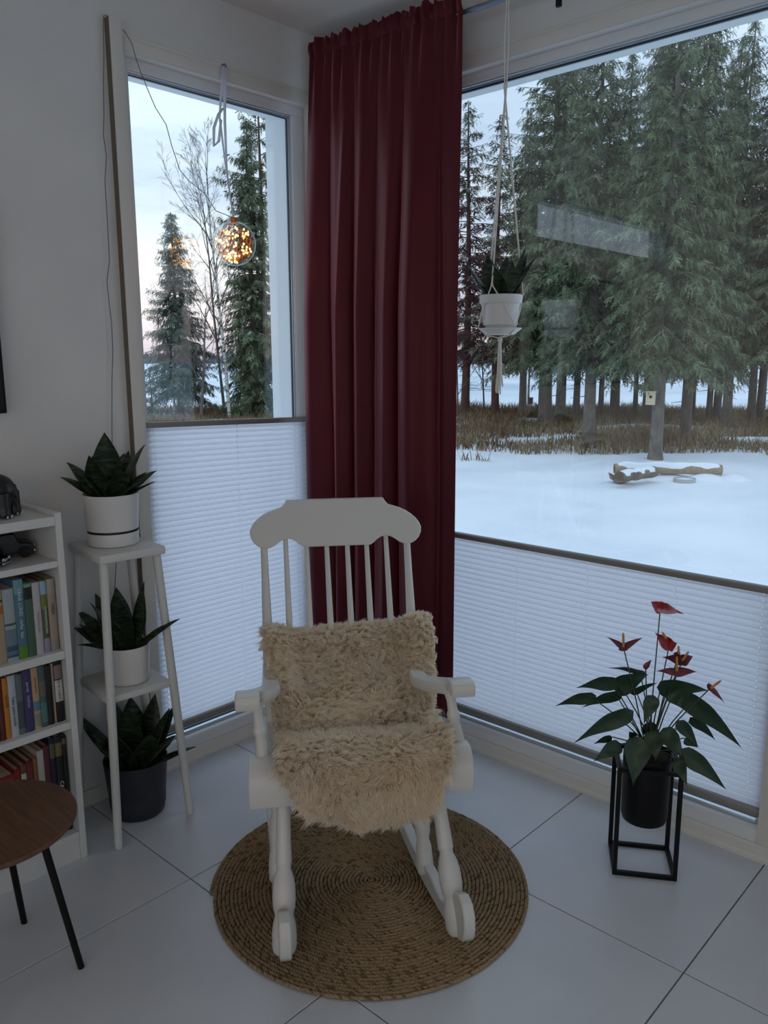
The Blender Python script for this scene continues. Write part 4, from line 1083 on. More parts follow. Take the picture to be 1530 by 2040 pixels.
flower((762,140), [((912,172),120,.9),((700,92),110,-.7)], None, M_spr, .01, 'bright red spathe')
flower((525,388), [((416,318),46,.5),((655,322),52,-.5)], ((525,385),(523,293)), M_spp, -.01, 'faded wine red spathe')
flower((820,375), [((728,292),92,.3),((872,362),96,-.6)], ((800,330),(775,290)), M_spr, .02, 'bright red spathe')
flower((868,545), [((732,540),60,.5),((1000,545),75,-.5)], ((870,540),(870,445)), M_spp, -.02, 'faded wine red spathe')
flower((905,470), [((775,450),88,.6),((975,445),96,-.6)], ((905,470),(945,415)), M_spp, .02, 'faded wine red spathe')
flower((880,440), [((845,425),60,.2)], ((882,440),(880,378)), M_spp, .03, 'faded wine red spathe')
flower((1085,650), [((1180,750),40,.5),((1072,614),40,-.2)], ((1090,650),(1155,600)), M_spp, -.02, 'faded wine red spathe')
flower((668,515), [((708,466),40,.3),((650,500),30,-.3)], None, M_spp, .01, 'small dark bud')

# ================================================================== LIGHT BALL IN THE NARROW WINDOW, ITS RIBBON AND CABLE
BALL = Vector((1.797, 2.352, 1.868)); BR = .0735
M_bglass = glass('ball_glass', 1.30, (.95, .94, .92))
M_wire = pm('copper_wire', C('b0763c'), .35, metal=.7)
M_led = emit('warm_led', (1.0, .45, .10), 11.0)
M_cable = pm('grey_cable', C('6d6a66'), .6)
M_rib = pm('sheer_ribbon', C('ececf2'), .7, trans=.5)
lb = thing('light_ball', 'clear glass ball of warm fairy lights hanging on a ribbon in the narrow window', 'hanging light', BALL)
part('glass_ball', MB().ball((0,0,0), BR, 40, 24), M_bglass, lb, label='clear glass ball')
part('cap', MB().lathe([(0,BR-.006),(.012,BR-.006),(.0125,BR+.010),(.011,BR+.012),(0,BR+.012)], 20), M_wire, lb, label='copper coloured cap')
rg = random.Random(8); pts = []
for k in range(150):
    t = k*.42; rr = BR*rg.uniform(.55, .9); th = t*1.0+rg.uniform(-.3,.3); ph = math.acos(max(-1, min(1, .9*math.sin(k*.71)-.12)))
    pts.append(Vector((rr*math.sin(ph)*math.cos(th), rr*math.sin(ph)*math.sin(th), rr*math.cos(ph)*.97)))
sm = []
for i in range(len(pts)-1):
    for f in (0, .33, .66):
        q = pts[i].lerp(pts[i+1], f); sm.append(q*(1+.10*math.sin(f*PI)) if q.length*1.1 < BR*.97 else q)
part('wire', MB().tube(sm, .0008, 4), M_wire, lb)
led = MB().ball((0,0,0), .0031, 8, 6).mesh('led', M_led)
for k in range(0, 150, 2):
    o = link(bpy.data.objects.new('led', led)); o.parent = lb; o.location = pts[k]; o.scale = (1, 1, 1.3)
hook = Vector((1.842, 2.432, 2.462))
top = BALL + Vector((0, 0, BR+.012))
part('ribbon', MB().tube([top, Vector((1.790, 2.37, 2.10)), Vector((1.806, 2.392, 2.27)), Vector((1.842, 2.43, 2.455))], [.003, .0035, .005, .006], 6), M_rib, lb, world=True)
part('ribbon', MB().tube([top+Vector((.001,0,0)), Vector((1.786, 2.37, 2.12)), Vector((1.785, 2.392, 2.28)), Vector((1.836, 2.43, 2.457))], [.0025, .003, .004, .005], 6), M_rib, lb, world=True)
lp = [Vector((1.800,2.391,2.31)), Vector((1.778,2.390,2.285)), Vector((1.757,2.388,2.24)), Vector((1.752,2.386,2.18)), Vector((1.772,2.384,2.20)), Vector((1.786,2.386,2.27))]
part('ribbon', MB().tube(lp, [.004,.005,.0055,.004,.005,.004], 6), M_rib, lb, world=True, label='loose loop of the bow')
part('hook', MB().tube([hook+Vector((0,.02,.004)), hook+Vector((0,-.004,.004)), hook+Vector((0,-.010,-.004)), hook+Vector((0,-.004,-.008))], .003, 8), M_hook, lb, world=True)
cab = [on_y(*q, yy) for q, yy in [((455,458),2.352),((430,420),2.362),((408,385),2.372),((376,360),2.38),((358,338),2.385),((342,290),2.39),((331,248),2.395),((310,215),2.40),((295,180),2.405),((279,140),2.41),((272,120),2.415),((262,85),2.42),((248,62),2.425),((236,52),2.43),((222,36),2.432),((211,30),2.434),((206,32),2.434)]]
cab[0] = top
dn = [on_y(*q, 2.438) for q in [(206,60),(207,110),(206,165),(207,230),(206,270),(212,312),(209,362),(214,440),(218,520),(213,560),(217,600),(222,640),(225,700),(223,760),(223,860),(225,960),(234,1060),(231,1130),(228,1180),(229,1290)]]
part('power_cable', MB().tube(cab+dn, .0013, 5), M_cable, lb, world=True, label='thin grey cable up to the window casing and down the wall')
# ================================================================== OUTSIDE: SNOW, LAKE, TREES
GZ0 = -.40                                                   # yard level
M_snow = pm('snow', C('dfe6ee'), .75, C('eef2f7'), .8, bump=.25, bscale=9, spec=.2)
M_ice = pm('snowy_ice', C('dbe4ec'), .6, C('b7c6d3'), .035, stretch=(1, 1, 1), lo=.42, hi=.62, detail=6)
M_gr = pm('dry_grass', C('75644c'), .9, C('a08e70'), .9, spec=.1)
M_gr2 = pm('brown_weeds', C('5f4836'), .9, spec=.1)
def ground_z(x, y):
    r = math.hypot(x, y); n = mnoise.noise(Vector((x*.35, y*.35, 2))); n2 = mnoise.noise(Vector((x*1.1, y*1.1, 5)))
    z = GZ0 + .05*n + .02*n2
    a = math.degrees(math.atan2(y, x))
    if r > 14.5 and -30 < a < 120: z += min(1, (r-14.5)/1.0)*(.05+.07*max(0, n2))
    if r > 30: z -= (1-math.exp(-(r-30)/2.0))*.85 if -30 < a < 120 else 0
    return z
sg = MB(); radii = list(np.concatenate([np.linspace(0, 4, 5), np.linspace(4.5, 36, 92)])); na = 150; vs = []
for r in radii:
    for k in range(na):
        a = 2*PI*k/na; x, y = r*math.cos(a), r*math.sin(a)
        vs.append((x, y, min(ground_z(x, y), -.30)))
fs = [(i*na+k, i*na+(k+1) % na, (i+1)*na+(k+1) % na, (i+1)*na+k) for i in range(len(radii)-1) for k in range(na)]
sg.add(vs, fs); struct('snow_ground', sg, M_snow, angle=180)
lk = MB(); R2 = (32, 60, 150, 400, 1400); vs = []; nb = 90
for r in R2:
    for k in range(nb): vs.append((r*math.cos(2*PI*k/nb), r*math.sin(2*PI*k/nb), -1.02))
lk.add(vs, [(i*nb+k, i*nb+(k+1) % nb, (i+1)*nb+(k+1) % nb, (i+1)*nb+k) for i in range(4) for k in range(nb)])
struct('frozen_lake_ground', lk, M_ice)
def pos(px, py):
    """where the sight line through a point of the picture meets the yard"""
    p = on_z(px, py, GZ0)
    for _ in range(3): p = on_z(px, py, ground_z(p.x, p.y))
    return p

# ---- conifers
M_bark = pm('spruce_bark', C('4b423d'), .95, C('6c625b'), 9, stretch=(1, 1, .35), bump=.5, bscale=25)
M_barkg = pm('grey_bark', C('575049'), .95, C('777067'), 9, stretch=(1, 1, .6), bump=.4, bscale=25)
M_barkr = pm('pine_bark', C('5a4038'), .95, C('6f5347'), 9, stretch=(1, 1, .35), bump=.5, bscale=25)
def needles(name, c1, c2): return pm(name, c1, .7, c2, 2.6, spec=.2, lo=.36, hi=.64)
M_nd = needles('spruce_needles', C('37432f'), C('8a9876'))
M_nd2 = needles('blue_green_needles', C('36443a'), C('7c8c76'))
M_ndb = needles('bare_brown_twigs', C('4a3b36'), C('5e4a42'))
M_tsnow = pm('snow_on_twigs', C('d5dde4'), .8)
M_cone = pm('spruce_cone', C('8a6238'), .8)
def conifer(seed, ht, crown0, rad, whorl=.30, per=7, twig=.30, dens=1.0, droop=.35, top_pow=.8, snow=0, brown=0.0, cones=0, irregular=.25, core=True):
    """returns (trunk MB, crown arrays): whorls of drooping branches hung with feathered twigs"""
    rng = np.random.default_rng(seed)
    V = []; F = []; MI = []; nv = [0]
    def tri(pts, mi):
        V.append(pts); F.append(nv[0]); MI.append(mi); nv[0] += 3
    z = crown0; tris = []; tmi = []
    branches = []
    while z < ht-.08:
        f = (z-crown0)/(ht-crown0)
        L = rad*((1-f)**top_pow)*(.75+.25*min(1, f*6)) + .06
        k = max(3, int(per*(1-.35*f)))
        a0 = rng.uniform(0, 6.28)
        for i in range(k):
            a = a0 + 2*PI*i/k + rng.normal(0, .2); l = L*rng.uniform(1-irregular*1.6, 1+irregular*.6)
            branches.append((z+rng.uniform(-.12, .12), a, l, f))
        z += whorl*(1-.45*f)*rng.uniform(.85, 1.15)
    bm = MB()
    for bz, a, l, f in branches:
        d = np.array([math.cos(a), math.sin(a), 0]); n = max(3, int(l/.10*dens))
        up = .55*f - .12                                         # upper branches rise, lower ones sag
        def axis(t): return d*l*t + np.array([0, 0, bz + l*(up*t - droop*t*t*(1-f*.8) + .12*max(0, t-.75)*2)])
        bm.tube([axis(t) for t in (0, .35, .7, 1)], [.010+.006*l, .008+.004*l, .006, .003], 3, False)
        sd = np.array([-d[1], d[0], 0])
        for j in range(n):
            t = .12 + .88*(j+rng.random())/n; p = axis(t)
            dr = rng.random() < brown*(1-f)
            for s in (-1, 1):
                tl = twig*(1.15-.65*t)*rng.uniform(.7, 1.2)*(.6+.4*(1-f)) 
                q = p + rng.normal(0, .02, 3)
                v = d*rng.uniform(.25, .8) + sd*s*rng.uniform(.35, .95) + np.array([0, 0, rng.uniform(-1.25, -.05)]) 
                v /= np.linalg.norm(v)
                w = np.cross(v, np.array([0, 0, 1.0]) + rng.normal(0, .35, 3)); w /= max(1e-6, np.linalg.norm(w))
                mi = 2 if rng.random() < snow else (1 if dr else 0)
                k = 4
                wd = tl*.20
                sag = np.array([0, 0, -tl*.25])
                c0, c1, c2 = q, q+v*tl*.55+sag*.3, q+v*tl+sag
                tris.append((c0-w*wd*.25, c1+w*wd*.22, c2)); tmi.append(mi); tris.append((c0+w*wd*.25, c2, c1-w*wd*.22)); tmi.append(mi)
                for m_ in range(k):
                    tt = .12+.8*m_/k; b0 = q + v*tl*tt + sag*tt*tt
                    for s2 in (-1, 1):
                        e = b0 + v*tl*.24 + w*s2*wd*(1.35-.8*tt) + np.array([0, 0, -.05*tl]) + rng.normal(0, .012, 3)
                        tris.append((b0, b0+v*tl*.14, e)); tmi.append(mi)
    A = np.array(tris, dtype=np.float32).reshape(-1, 3)
    return bm, A, np.array(tmi, dtype=np.int32), rng
def crown_mesh(name, A, mi, mats):
    n = len(A)//3; me = bpy.data.meshes.new(name)
    me.vertices.add(n*3); me.vertices.foreach_set('co', A.ravel()); me.loops.add(n*3); me.loops.foreach_set('vertex_index', np.arange(n*3, dtype=np.int32))
    me.polygons.add(n); me.polygons.foreach_set('loop_start', np.arange(0, n*3, 3, dtype=np.int32)); me.polygons.foreach_set('loop_total', np.full(n, 3, dtype=np.int32))
    for m in mats: me.materials.append(m)
    me.polygons.foreach_set('material_index', mi); me.update(); me.validate(); return me
def trunk_mb(ht, r, seed, lean=.0, stub=0):
    rg = random.Random(seed); mb = MB(); pts = []; rr = []
    for k in range(9):
        t = k/8; pts.append((lean*ht*t + .03*math.sin(t*5+seed), .03*math.cos(t*4+seed)*t, ht*t-.05)); rr.append(max(.012, r*(1.0-.92*t)*(1.18 if k == 0 else 1)))
    pts.insert(1, (pts[0][0], pts[0][1], .25)); rr.insert(1, r*1.0); rr[0] = r*1.35
    mb.tube(pts, rr, 12)
    for i in range(stub):
        z = rg.uniform(.8, 2.6); a = rg.uniform(0, 6.28); l = rg.uniform(.15, .6)
        c = Vector((lean*z, 0, z)); e = c + Vector((math.cos(a)*l, math.sin(a)*l, -.1*l)); mb.tube([c, e], [.012, .004], 4, False)
    return mb
VARIANTS = {}
def variant(key, ht, r, crown, bark, mats, lean=0, stub=6, trunk_seed=1):
    br, A, mi, rng = crown
    VARIANTS[key] = (trunk_mb(ht, r, trunk_seed, lean, stub).mesh('trunk', bark, True, 60), br.mesh('branches', bark, False, fixn=False), crown_mesh('needles', A, mi, mats), ht)
MS = (M_nd, M_ndb, M_tsnow); MS2 = (M_nd2, M_ndb, M_tsnow); MSB = (M_ndb, M_ndb, M_tsnow)
variant('spruce_a', 11.0, .175, conifer(1, 11.0, 2.0, 2.2, .27, 9, .38, 1.5, snow=0), M_bark, MS)
variant('spruce_b', 10.6, .16, conifer(2, 10.6, 2.3, 1.9, .28, 8, .37, 1.5, droop=.45, snow=0, brown=.15), M_barkg, MS, stub=10, trunk_seed=5)
variant('spruce_c', 10.0, .11, conifer(3, 10.0, 2.5, 1.4, .30, 7, .35, 1.35, droop=.3, brown=.35, snow=0), M_bark, MS2, stub=10, trunk_seed=9)
variant('brown_d', 9.6, .12, conifer(4, 9.6, 2.2, 1.9, .33, 7, .34, 1.25, droop=.25, brown=2.2, snow=.02, irregular=.5), M_barkr, (M_nd, M_ndb, M_tsnow), stub=12, trunk_seed=12)
variant('young_e', 6.0, .11, conifer(6, 6.0, .9, 1.55, .20, 9, .34, 2.0, droop=.30, snow=.03, top_pow=.9), M_bark, MS2, trunk_seed=15)
variant('pine_f', 10.5, .14, conifer(7, 10.5, 5.6, 1.9, .62, 6, .46, 1.7, droop=.0, snow=0, irregular=.55, brown=.2), M_barkr, MS, stub=8, trunk_seed=20)
variant('small_g', 1.6, .03, conifer(9, 1.6, .1, .55, .14, 6, .2, 1.3, droop=.2, snow=.06), M_bark, MS2, stub=0, trunk_seed=22)
variant('dense_h', 9.0, .15, conifer(10, 9.0, .55, 1.6, .22, 9, .36, 2.0, droop=.45, snow=.02), M_bark, MS, stub=0, trunk_seed=26)
TG = 'conifers between the yard and the lake'
trng = random.Random(77)
def tree(name, key, p, label, scale=1.0, fat=1.0, rz=None, group=None):
    tm, bmh, nm, ht = VARIANTS[key]
    t = thing(name, label, 'tree', (p.x, p.y, p.z-.03), trng.uniform(0, 6.28) if rz is None else rz, group)
    t.scale = (scale*fat, scale*fat, scale)
    for nm_, me in (('trunk', tm), ('branches', bmh), ('needles', nm)):
        o = link(bpy.data.objects.new(nm_, me)); o.parent = t
        if nm_ != 'trunk': o['kind'] = 'stuff'
    return t
# seen through the large window, by the foot of each trunk
tree('spruce_tree', 'brown_d', pos(927, 829), 'brown twigged conifer nearest the red curtain in the large window', 1.0, 1.25)
tree('spruce_tree', 'brown_d', pos(985, 830), 'brown twigged conifer standing behind the hanging tassel', .94, 1.15)
tree('spruce_tree', 'spruce_a', pos(1086, 850), 'thick trunked dark spruce right of the hanging white pot', 1.02, 1.1)
tree('spruce_tree', 'spruce_b', pos(1117, 844), 'spruce with a greyish trunk close to the right of the thickest trunk', 1.0, .95)
tree('spruce_tree', 'spruce_c', pos(1147, 836), 'slim dark spruce between the greyish trunk and the ringed trunk', 1.0, 1.0)
tree('spruce_tree', 'spruce_b', pos(1170, 895), 'spruce with a pale ringed trunk rising from the brown grass left of the log seat', .86, .95)
tree('spruce_tree', 'spruce_c', pos(1196, 833), 'slim dark spruce just right of the pale ringed trunk', .98, .8)
tree('spruce_tree', 'spruce_c', pos(1264, 837), 'thinnest spruce trunk left of the birdhouse tree', 1.0, .7)
tree('spruce_tree', 'spruce_a', pos(1291, 842), 'dark spruce directly behind the birdhouse', 1.03, 1.0)
tree('spruce_tree', 'spruce_b', pos(1306, 916), 'tall pale trunked spruce carrying the birdhouse, nearest to the yard', .88, .85)
tree('spruce_tree', 'spruce_a', pos(1364, 886), 'slightly leaning spruce to the right behind the log seat', .92, .75)
tree('spruce_tree', 'spruce_c', pos(1378, 840), 'thin spruce trunk half hidden behind the leaning spruce', 1.0, .7)
tree('spruce_tree', 'spruce_c', pos(1411, 842), 'left one of three close dark trunks at the right of the view', 1.0, .85)
tree('spruce_tree', 'spruce_a', pos(1426, 842), 'middle one of three close dark trunks at the right of the view', .95, .72)
tree('spruce_tree', 'spruce_b', pos(1445, 849), 'right one of three close dark trunks at the right of the view', .97, .85)
tree('spruce_tree', 'spruce_c', pos(1494, 851), 'slender spruce second from the right edge of the large window', 1.02, 1.0)
tree('spruce_tree', 'spruce_c', pos(1513, 846), 'dark spruce at the right edge of the large window', .95, 1.25)
tree('spruce_tree', 'spruce_b', pos(1560, 858), 'spruce whose branches enter at the right edge of the view', .95, 1.0)
tree('spruce_tree', 'spruce_b', pos(1040, 826), 'spruce with low hanging boughs behind the saucer of the hanging plant', .9, .9)
tree('spruce_tree', 'spruce_a', pos(1225, 828), 'spruce at the back of the wood above the brown grass, left of the birdhouse', .98, .9)
# seen through the narrow window
tree('spruce_tree', 'young_e', pos(361, 832), 'frosty young spruce alone at the left of the narrow window', 1.06, .92)
tree('pine_tree', 'pine_f', pos(532, 830), 'tall conifer with a bare upper trunk beside the white window reveal', 1.0, .95, 1.0)
tree('spruce_tree', 'dense_h', pos(510, 833), 'dense green spruce behind the light ball, branched almost to the ground', .98, .95)
tree('spruce_tree', 'small_g', pos(303, 836), 'little spruce low at the left edge of the narrow window', 1.0, 1.0)
# ---- bare broadleaved trees
M_birch = pm('birch_bark', C('c9c5be'), .8, C('3c3936'), 5, stretch=(.6, .6, 3), lo=.52, hi=.62)
M_bare = pm('bare_twig_bark', C('6a625c'), .9)
def bare_tree(seed, ht, r, spread=.45, levels=4, first=.25, kids=5, lean=(0, 0), bl=.52):
    rg = random.Random(seed); tk = MB(); br = MB()
    def grow(p, d, l, r, lev, mb):
        n = 4; pts = [p]; q = p; dd = d
        for i in range(n):
            dd = (dd + Vector((rg.gauss(0,.03 if lev == 0 else .10), rg.gauss(0,.03 if lev == 0 else .10), .05 if lev < 2 else -.02))).normalized(); q = q + dd*(l/n); pts.append(q)
        rr = [max(.0028, r*(1-.75*i/n)) for i in range(n+1)]
        mb.tube(pts, rr, 8 if lev == 0 else 3, False)
        if lev >= levels: return
        for k in range(kids + (5 if lev == 0 else 0)):
            t = (first if lev == 0 else .2) + (1-(first if lev == 0 else .2))*(k+rg.random())/(kids + (5 if lev == 0 else 0)); t = min(t, .99)
            i = min(int(t*n), n-1); b = pts[i].lerp(pts[i+1], t*n-i); base = (pts[i+1]-pts[i]).normalized()
            az = rg.uniform(0, 6.28); o = base.orthogonal(); o.rotate(Matrix.Rotation(az, 3, base))
            nd = (base*(.75) + o*spread*rg.uniform(.7, 1.4)).normalized()
            grow(b, nd, l*(bl if lev == 0 else .55)*(1.1-.55*t)*rg.uniform(.7, 1.2), max(.003, rr[i]*.55), lev+1, br)
    grow(Vector((0,0,-.05)), Vector((lean[0], lean[1], 1)).normalized(), ht, r, 0, tk)
    return tk, br
def birch(name, label, p, seed, ht, r, bark, cat='tree', **kw):
    t = thing(name, label, cat, (p.x, p.y, p.z-.02))
    tk, br = bare_tree(seed, ht, r, **kw)
    part('trunk', tk, bark, t); part('branches', br, M_bare, t, kind='stuff', smooth=False, fixn=False)
    return t
rightv = Vector((math.sin(YAW), -math.cos(YAW), 0))
lean_l = (-.24*rightv.x, -.24*rightv.y)
birch('birch_tree', 'white barked birch before the dense spruce, its fine bare crown rising behind the light ball', pos(458, 836), 3, 7.6, .058, M_birch, first=.36, lean=(lean_l[0]*.09, lean_l[1]*.09), levels=4, spread=.24, kids=5, bl=.36)
birch('birch_tree', 'second slim bare birch with a crown of fine twigs left of the light ball', pos(449, 832), 12, 6.6, .05, M_bare, first=.30, lean=(lean_l[0]*.16, lean_l[1]*.16), levels=4, spread=.28, kids=5, bl=.34)
birch('birch_tree', 'thin pale birch in front of the frosty young spruce', pos(347, 833), 6, 3.6, .045, M_birch, first=.35, levels=3)
birch('sapling', 'dark leaning sapling between the young spruce and the birch', pos(400, 836), 7, 3.4, .055, M_bare, first=.3, levels=3, lean=(.12*rightv.x, .12*rightv.y), cat='tree')
birch('sapling', 'bare twiggy tree at the left edge of the narrow window', pos(238, 832), 21, 5.6, .05, M_bare, first=.4, levels=4, spread=.4, bl=.3)
birch('sapling', 'bare sapling between the two brown conifers in the large window', pos(965, 829), 8, 3.2, .032, M_bare, first=.25, levels=3)
birch('sapling', 'forked thin sapling against the curtain edge in the large window', pos(912, 832), 9, 3.2, .03, M_bare, first=.2, levels=3, spread=.6)
bt = birch('birch_tree', 'small pale birch carrying a grey nesting box', pos(1052, 822), 14, 3.8, .045, M_birch, first=.3, levels=3)

# ---- birdhouses
M_bh = pm('pale_wood_box', C('c9bfa2'), .8); M_bh2 = pm('grey_wood_box', C('5d5e57'), .85)
def birdhouse(label, px, py, base, size, m):
    b0 = pos(*base); dist = math.hypot(b0.x, b0.y); d = ray(px, py); k = (dist-.28)/math.hypot(d.x, d.y); c = Vector((d.x*k, d.y*k, H+d.z*k))
    t = thing('birdhouse', label, 'birdhouse', c, math.atan2(c.y, c.x)-PI/2)
    w, dp, h = size
    part('box', MB().rbox((-w/2, -dp/2, -h/2), (w/2, dp/2, h/2), .006), m, t)
    part('roof', MB().rbox((-w*.58, -dp*.72, h/2), (w*.58, dp*.55, h/2+.02), .004), m, t)
    part('entrance', MB().lathe([(0,-.002),(w*.16,-.002),(w*.16,.004),(0,.004)], 16, T(0, -dp/2, h*.15) @ rot('X', PI/2)), M_blackm, t)
birdhouse('pale wooden birdhouse on the trunk nearest to the yard', 1296, 794, (1306, 916), (.165, .15, .22), M_bh)
birdhouse('small grey nesting box on the pale birch', 1057, 799, (1052, 822), (.16, .14, .20), M_bh2)

# ---- log seats by the fire place, half under snow
M_log = pm('weathered_log', C('8b7a66'), .9, C('a8957c'), 6, stretch=(6, 1, 6), bump=.3, bscale=20)
M_logd = pm('dark_log_bark', C('574a40'), .95, C('857565'), 7, bump=.5, bscale=20)
M_loge = pm('log_end', C('5b4a3b'), .9)
def snow_cap(pa, pb, r, seed, hgt, parent, wd=1.0):
    a, b = Vector(pa), Vector(pb); d = (b-a).normalized(); sd = d.cross(Vector((0,0,1))).normalized(); mb = MB(); n = 28; m = 9; vs = []
    for i in range(n+1):
        t = i/n; c = a.lerp(b, t); k = min(1, t*9, (1-t)*9)**.5; hh = hgt*(.8+.35*mnoise.noise(Vector((t*6, seed, 0))))*k
        for j in range(m):
            u = -1+2*j/(m-1); w = r*wd*(.94+.1*mnoise.noise(Vector((t*8, seed+3, j*.2))))
            vs.append(c + sd*u*w + Vector((0,0, math.sqrt(max(0, 1-(u*.93)**2))*r*.72 - .02*abs(u)*r + hh*(1-u**4))))
    fs = [(i*m+j, i*m+j+1, (i+1)*m+j+1, (i+1)*m+j) for i in range(n) for j in range(m-1)]
    mb.add(vs, fs); part('snow_cap', mb, M_snow, parent, world=True, angle=180, kind=None)
def log(label, pa, pb, r, m, seed, cap):
    a, b = Vector(pa), Vector(pb); t = thing('log', label, 'log', (a+b)/2)
    n = 14; pts = [a.lerp(b, i/n) + Vector((0,0,.006*math.sin(i*1.3+seed))) for i in range(n+1)]
    part('bark', MB().tube(pts, [r*(1+.05*math.sin(i*1.9+seed)) for i in range(n+1)], 20), m, t, world=True, angle=50)
    d = (b-a).normalized()
    for e, s in ((a, -1), (b, 1)):
        M = Matrix.Translation(e+d*s*.003) @ d.to_track_quat('Z', 'Y').to_matrix().to_4x4()
        part('cut_end', MB().lathe([(0,-.004*s),(r*.96,-.004*s),(r*.96,.001*s),(0,.002*s)], 20, M), M_loge, t, world=True)
    snow_cap(a, b, r, seed, cap, t)
zb = GZ0+.10
LA, LB2 = on_z(1224, 934, -.25), on_z(1437, 936, -.25)
log('long pale log seat lying across the snow at the back of the fire place', LA, LB2, .078, M_log, 1, .07)
LC, LD = on_z(1233, 951, -.24), on_z(1303, 940, -.25)
log('short dark log pointing towards the house at the left of the fire place', LC, LD, .082, M_logd, 2, .05)
s0 = on_z(1233, 964, GZ0-.01)
stp = thing('stump', 'flat split wood block under the near end of the dark log', 'stump', s0)
part('block', MB().prism([(-.13,.16),(-.10,.06),(-.03,.02),(.06,.03),(.12,.09),(.13,.15),(.05,.125),(-.04,.12)], -.12, .16, rot('Z', YAW-PI/2), bev=.006), M_logd, stp)
M_ring = pm('galvanised_ring', C('b4b6b2'), .6, metal=.2)
r0 = on_z(1363, 966, GZ0-.045)
fr_ = thing('fire_ring', 'pale metal fire ring sunk in the snow before the log seat', 'fire ring', r0)
part('ring', MB().lathe([(.155,-.02),(.165,-.02),(.165,.105),(.155,.105),(.155,-.02)], 32), M_ring, fr_)
part('snow_fill', MB().lathe([(0,.10),(.08,.097),(.154,.085)], 24), M_snow, fr_)
# low drifts in front of and below the logs
dr = MB()
for (px, py, rx, ry, h) in ((1330, 953, .8, .35, .07), (1405, 955, .6, .35, .10), (1455, 955, .5, .4, .09)):
    c = on_z(px, py, GZ0); vs = []
    for i in range(9):
        for k in range(28):
            a = 2*PI*k/28; s = i/8
            vs.append((c.x+rx*s*math.cos(a)*rightv.x - ry*s*math.sin(a)*rightv.y, c.y+rx*s*math.cos(a)*rightv.y + ry*s*math.sin(a)*rightv.x, GZ0-.03+ (h+.03)*(math.cos(PI*s)*.5+.5)))
    dr.add(vs, [(i*28+k, i*28+(k+1) % 28, (i+1)*28+(k+1) % 28, (i+1)*28+k) for i in range(8) for k in range(28)])
part('snow_drift', dr, M_snow, None, angle=180, kind='stuff')['label'] = 'low snow drifts around the fire place logs'

# ---- dry grass belt between the yard and the shore
def grass(name, seed, count, r0, r1, a0, a1, h0, h1, mats, label, patch):
    rng = np.random.default_rng(seed); vs = []; mi = []
    a = np.radians(rng.uniform(a0, a1, count)); r = np.sqrt(rng.uniform(r0*r0, r1*r1, count))
    for i in range(count):
        x, y = r[i]*math.cos(a[i]), r[i]*math.sin(a[i])
        nn = mnoise.noise(Vector((x*.45, y*.45, seed))) 
        if nn < patch - .25*(r[i] > r0+1.5): continue
        z = ground_z(x, y)-.02; az = rng.uniform(0, 6.28); h = rng.uniform(h0, h1)*(.75+.6*max(0, nn)); w = rng.uniform(.006, .014)
        lx, ly = rng.normal(0, .35*h, 2)
        wx, wy = w*math.cos(az), w*math.sin(az)
        b0 = (x-wx, y-wy, z); b1 = (x+wx, y+wy, z); mx, my = x+lx*.35, y+ly*.35
        vs.append((b0, b1, (mx+wx*.7, my+wy*.7, z+h*.6))); vs.append((b0, (mx+wx*.7, my+wy*.7, z+h*.6), (mx-wx*.7, my-wy*.7, z+h*.6)))
        vs.append(((mx-wx*.7, my-wy*.7, z+h*.6), (mx+wx*.7, my+wy*.7, z+h*.6), (x+lx, y+ly, z+h*rng.uniform(.75, 1))))
        mi += [1 if rng.random() < .25 else 0]*3
    A = np.array(vs, dtype=np.float32).reshape(-1, 3)
    o = link(bpy.data.objects.new(name, crown_mesh(name, A, np.array(mi, dtype=np.int32), mats)))
    return tag(o, label, None, None, 'stuff')
grass('dry_grass', 5, 85000, 15.0, 30, 10, 66, .12, .42, (M_gr, M_gr2), 'belt of dry brown grass under the trees', .02)
grass('shore_grass', 6, 22000, 26.0, 31.0, 8, 66, .25, .60, (M_gr, M_gr2), 'tall pale grass along the lake shore', -.05)

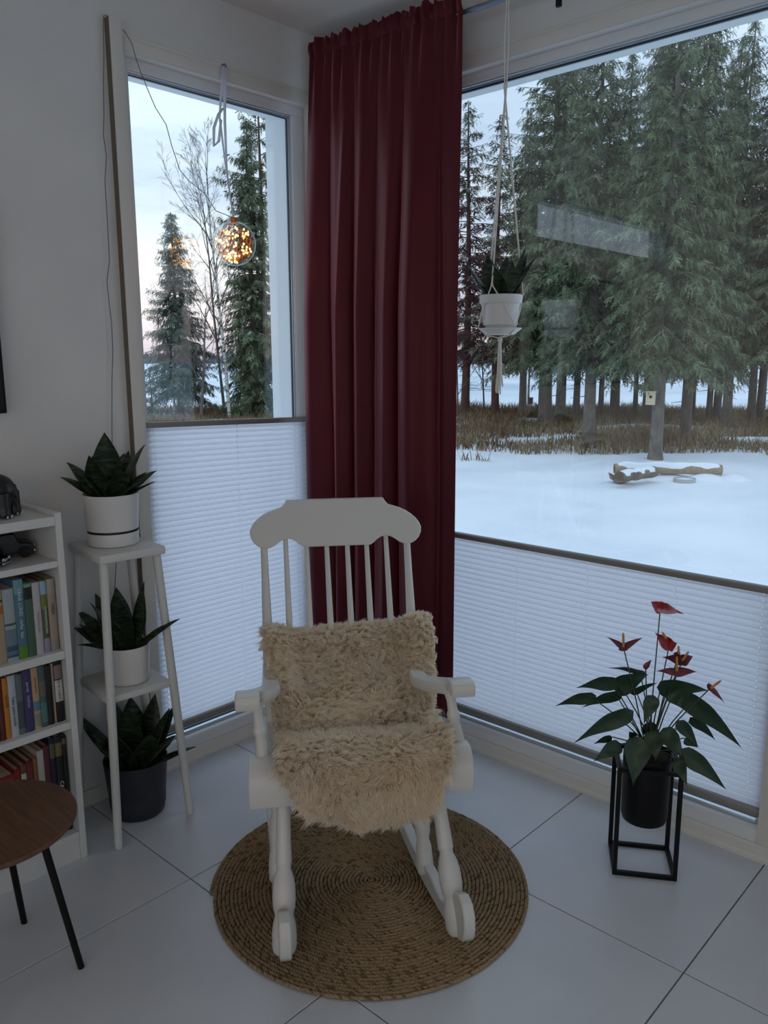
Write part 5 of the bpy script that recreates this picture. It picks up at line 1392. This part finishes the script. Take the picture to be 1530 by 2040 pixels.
# ---- far shore
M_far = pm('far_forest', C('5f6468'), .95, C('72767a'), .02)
M_cab = pm('far_cabin_wall', C('c9c6c2'), .8); M_cabr = pm('snowy_roof', C('e1e6ec'), .8)
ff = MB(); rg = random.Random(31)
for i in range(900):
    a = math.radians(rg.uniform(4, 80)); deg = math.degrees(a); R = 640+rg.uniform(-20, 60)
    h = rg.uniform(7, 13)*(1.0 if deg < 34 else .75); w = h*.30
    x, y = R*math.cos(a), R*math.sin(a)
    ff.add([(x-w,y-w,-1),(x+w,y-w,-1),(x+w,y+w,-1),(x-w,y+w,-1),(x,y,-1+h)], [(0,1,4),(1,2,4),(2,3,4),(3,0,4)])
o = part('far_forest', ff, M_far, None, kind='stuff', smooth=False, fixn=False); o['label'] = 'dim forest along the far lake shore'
def cabin(label, px, R, w, h):
    d = ray(px, 716); k = R/math.hypot(d.x, d.y); c = Vector((d.x*k, d.y*k, -1))
    t = thing('cabin', label, 'cabin', c, math.atan2(c.y, c.x)-PI/2)
    part('walls', MB().box((-w/2, -2.5, 0), (w/2, 2.5, h*.6)), M_cab, t, smooth=False)
    part('roof', MB().prism([(-w*.56, h*.58), (w*.56, h*.58), (w*.5, h*.66), (0, h), (-w*.5, h*.66)], -3, 3), M_cabr, t, smooth=False)
cabin('tiny white cabin on the far shore between the trunks', 1216, 600, 9, 6)
cabin('tiny pale cabin on the far shore right of the birdhouse', 1330, 610, 8, 5)
reed = MB()
for i in range(500):
    a = math.radians(rg.uniform(14, 34)); R = rg.uniform(300, 420); x, y = R*math.cos(a), R*math.sin(a)
    reed.box((x-1.2, y-1.2, -1.03), (x+1.2, y+1.2, -1.0+rg.uniform(.2, .7)))
o = part('reed_bed', reed, M_gr, None, kind='stuff', smooth=False, fixn=False); o['label'] = 'strip of yellow reeds out on the frozen lake'
isl = MB()
for i in range(60):
    a = math.radians(YAW*57.29578-((rg.uniform(900, 962)-765)/1617*57.3)*.985); R = 420+rg.uniform(0, 30); h = rg.uniform(1.2, 3.2); x, y = R*math.cos(a), R*math.sin(a)
    isl.add([(x-1.5,y-1.5,-1),(x+1.5,y-1.5,-1),(x+1.5,y+1.5,-1),(x-1.5,y+1.5,-1),(x,y,-1+h)], [(0,1,4),(1,2,4),(2,3,4),(3,0,4)])
o = part('islet_bushes', isl, M_far, None, kind='stuff', smooth=False, fixn=False); o['label'] = 'low dark islet out on the lake near the curtain edge'
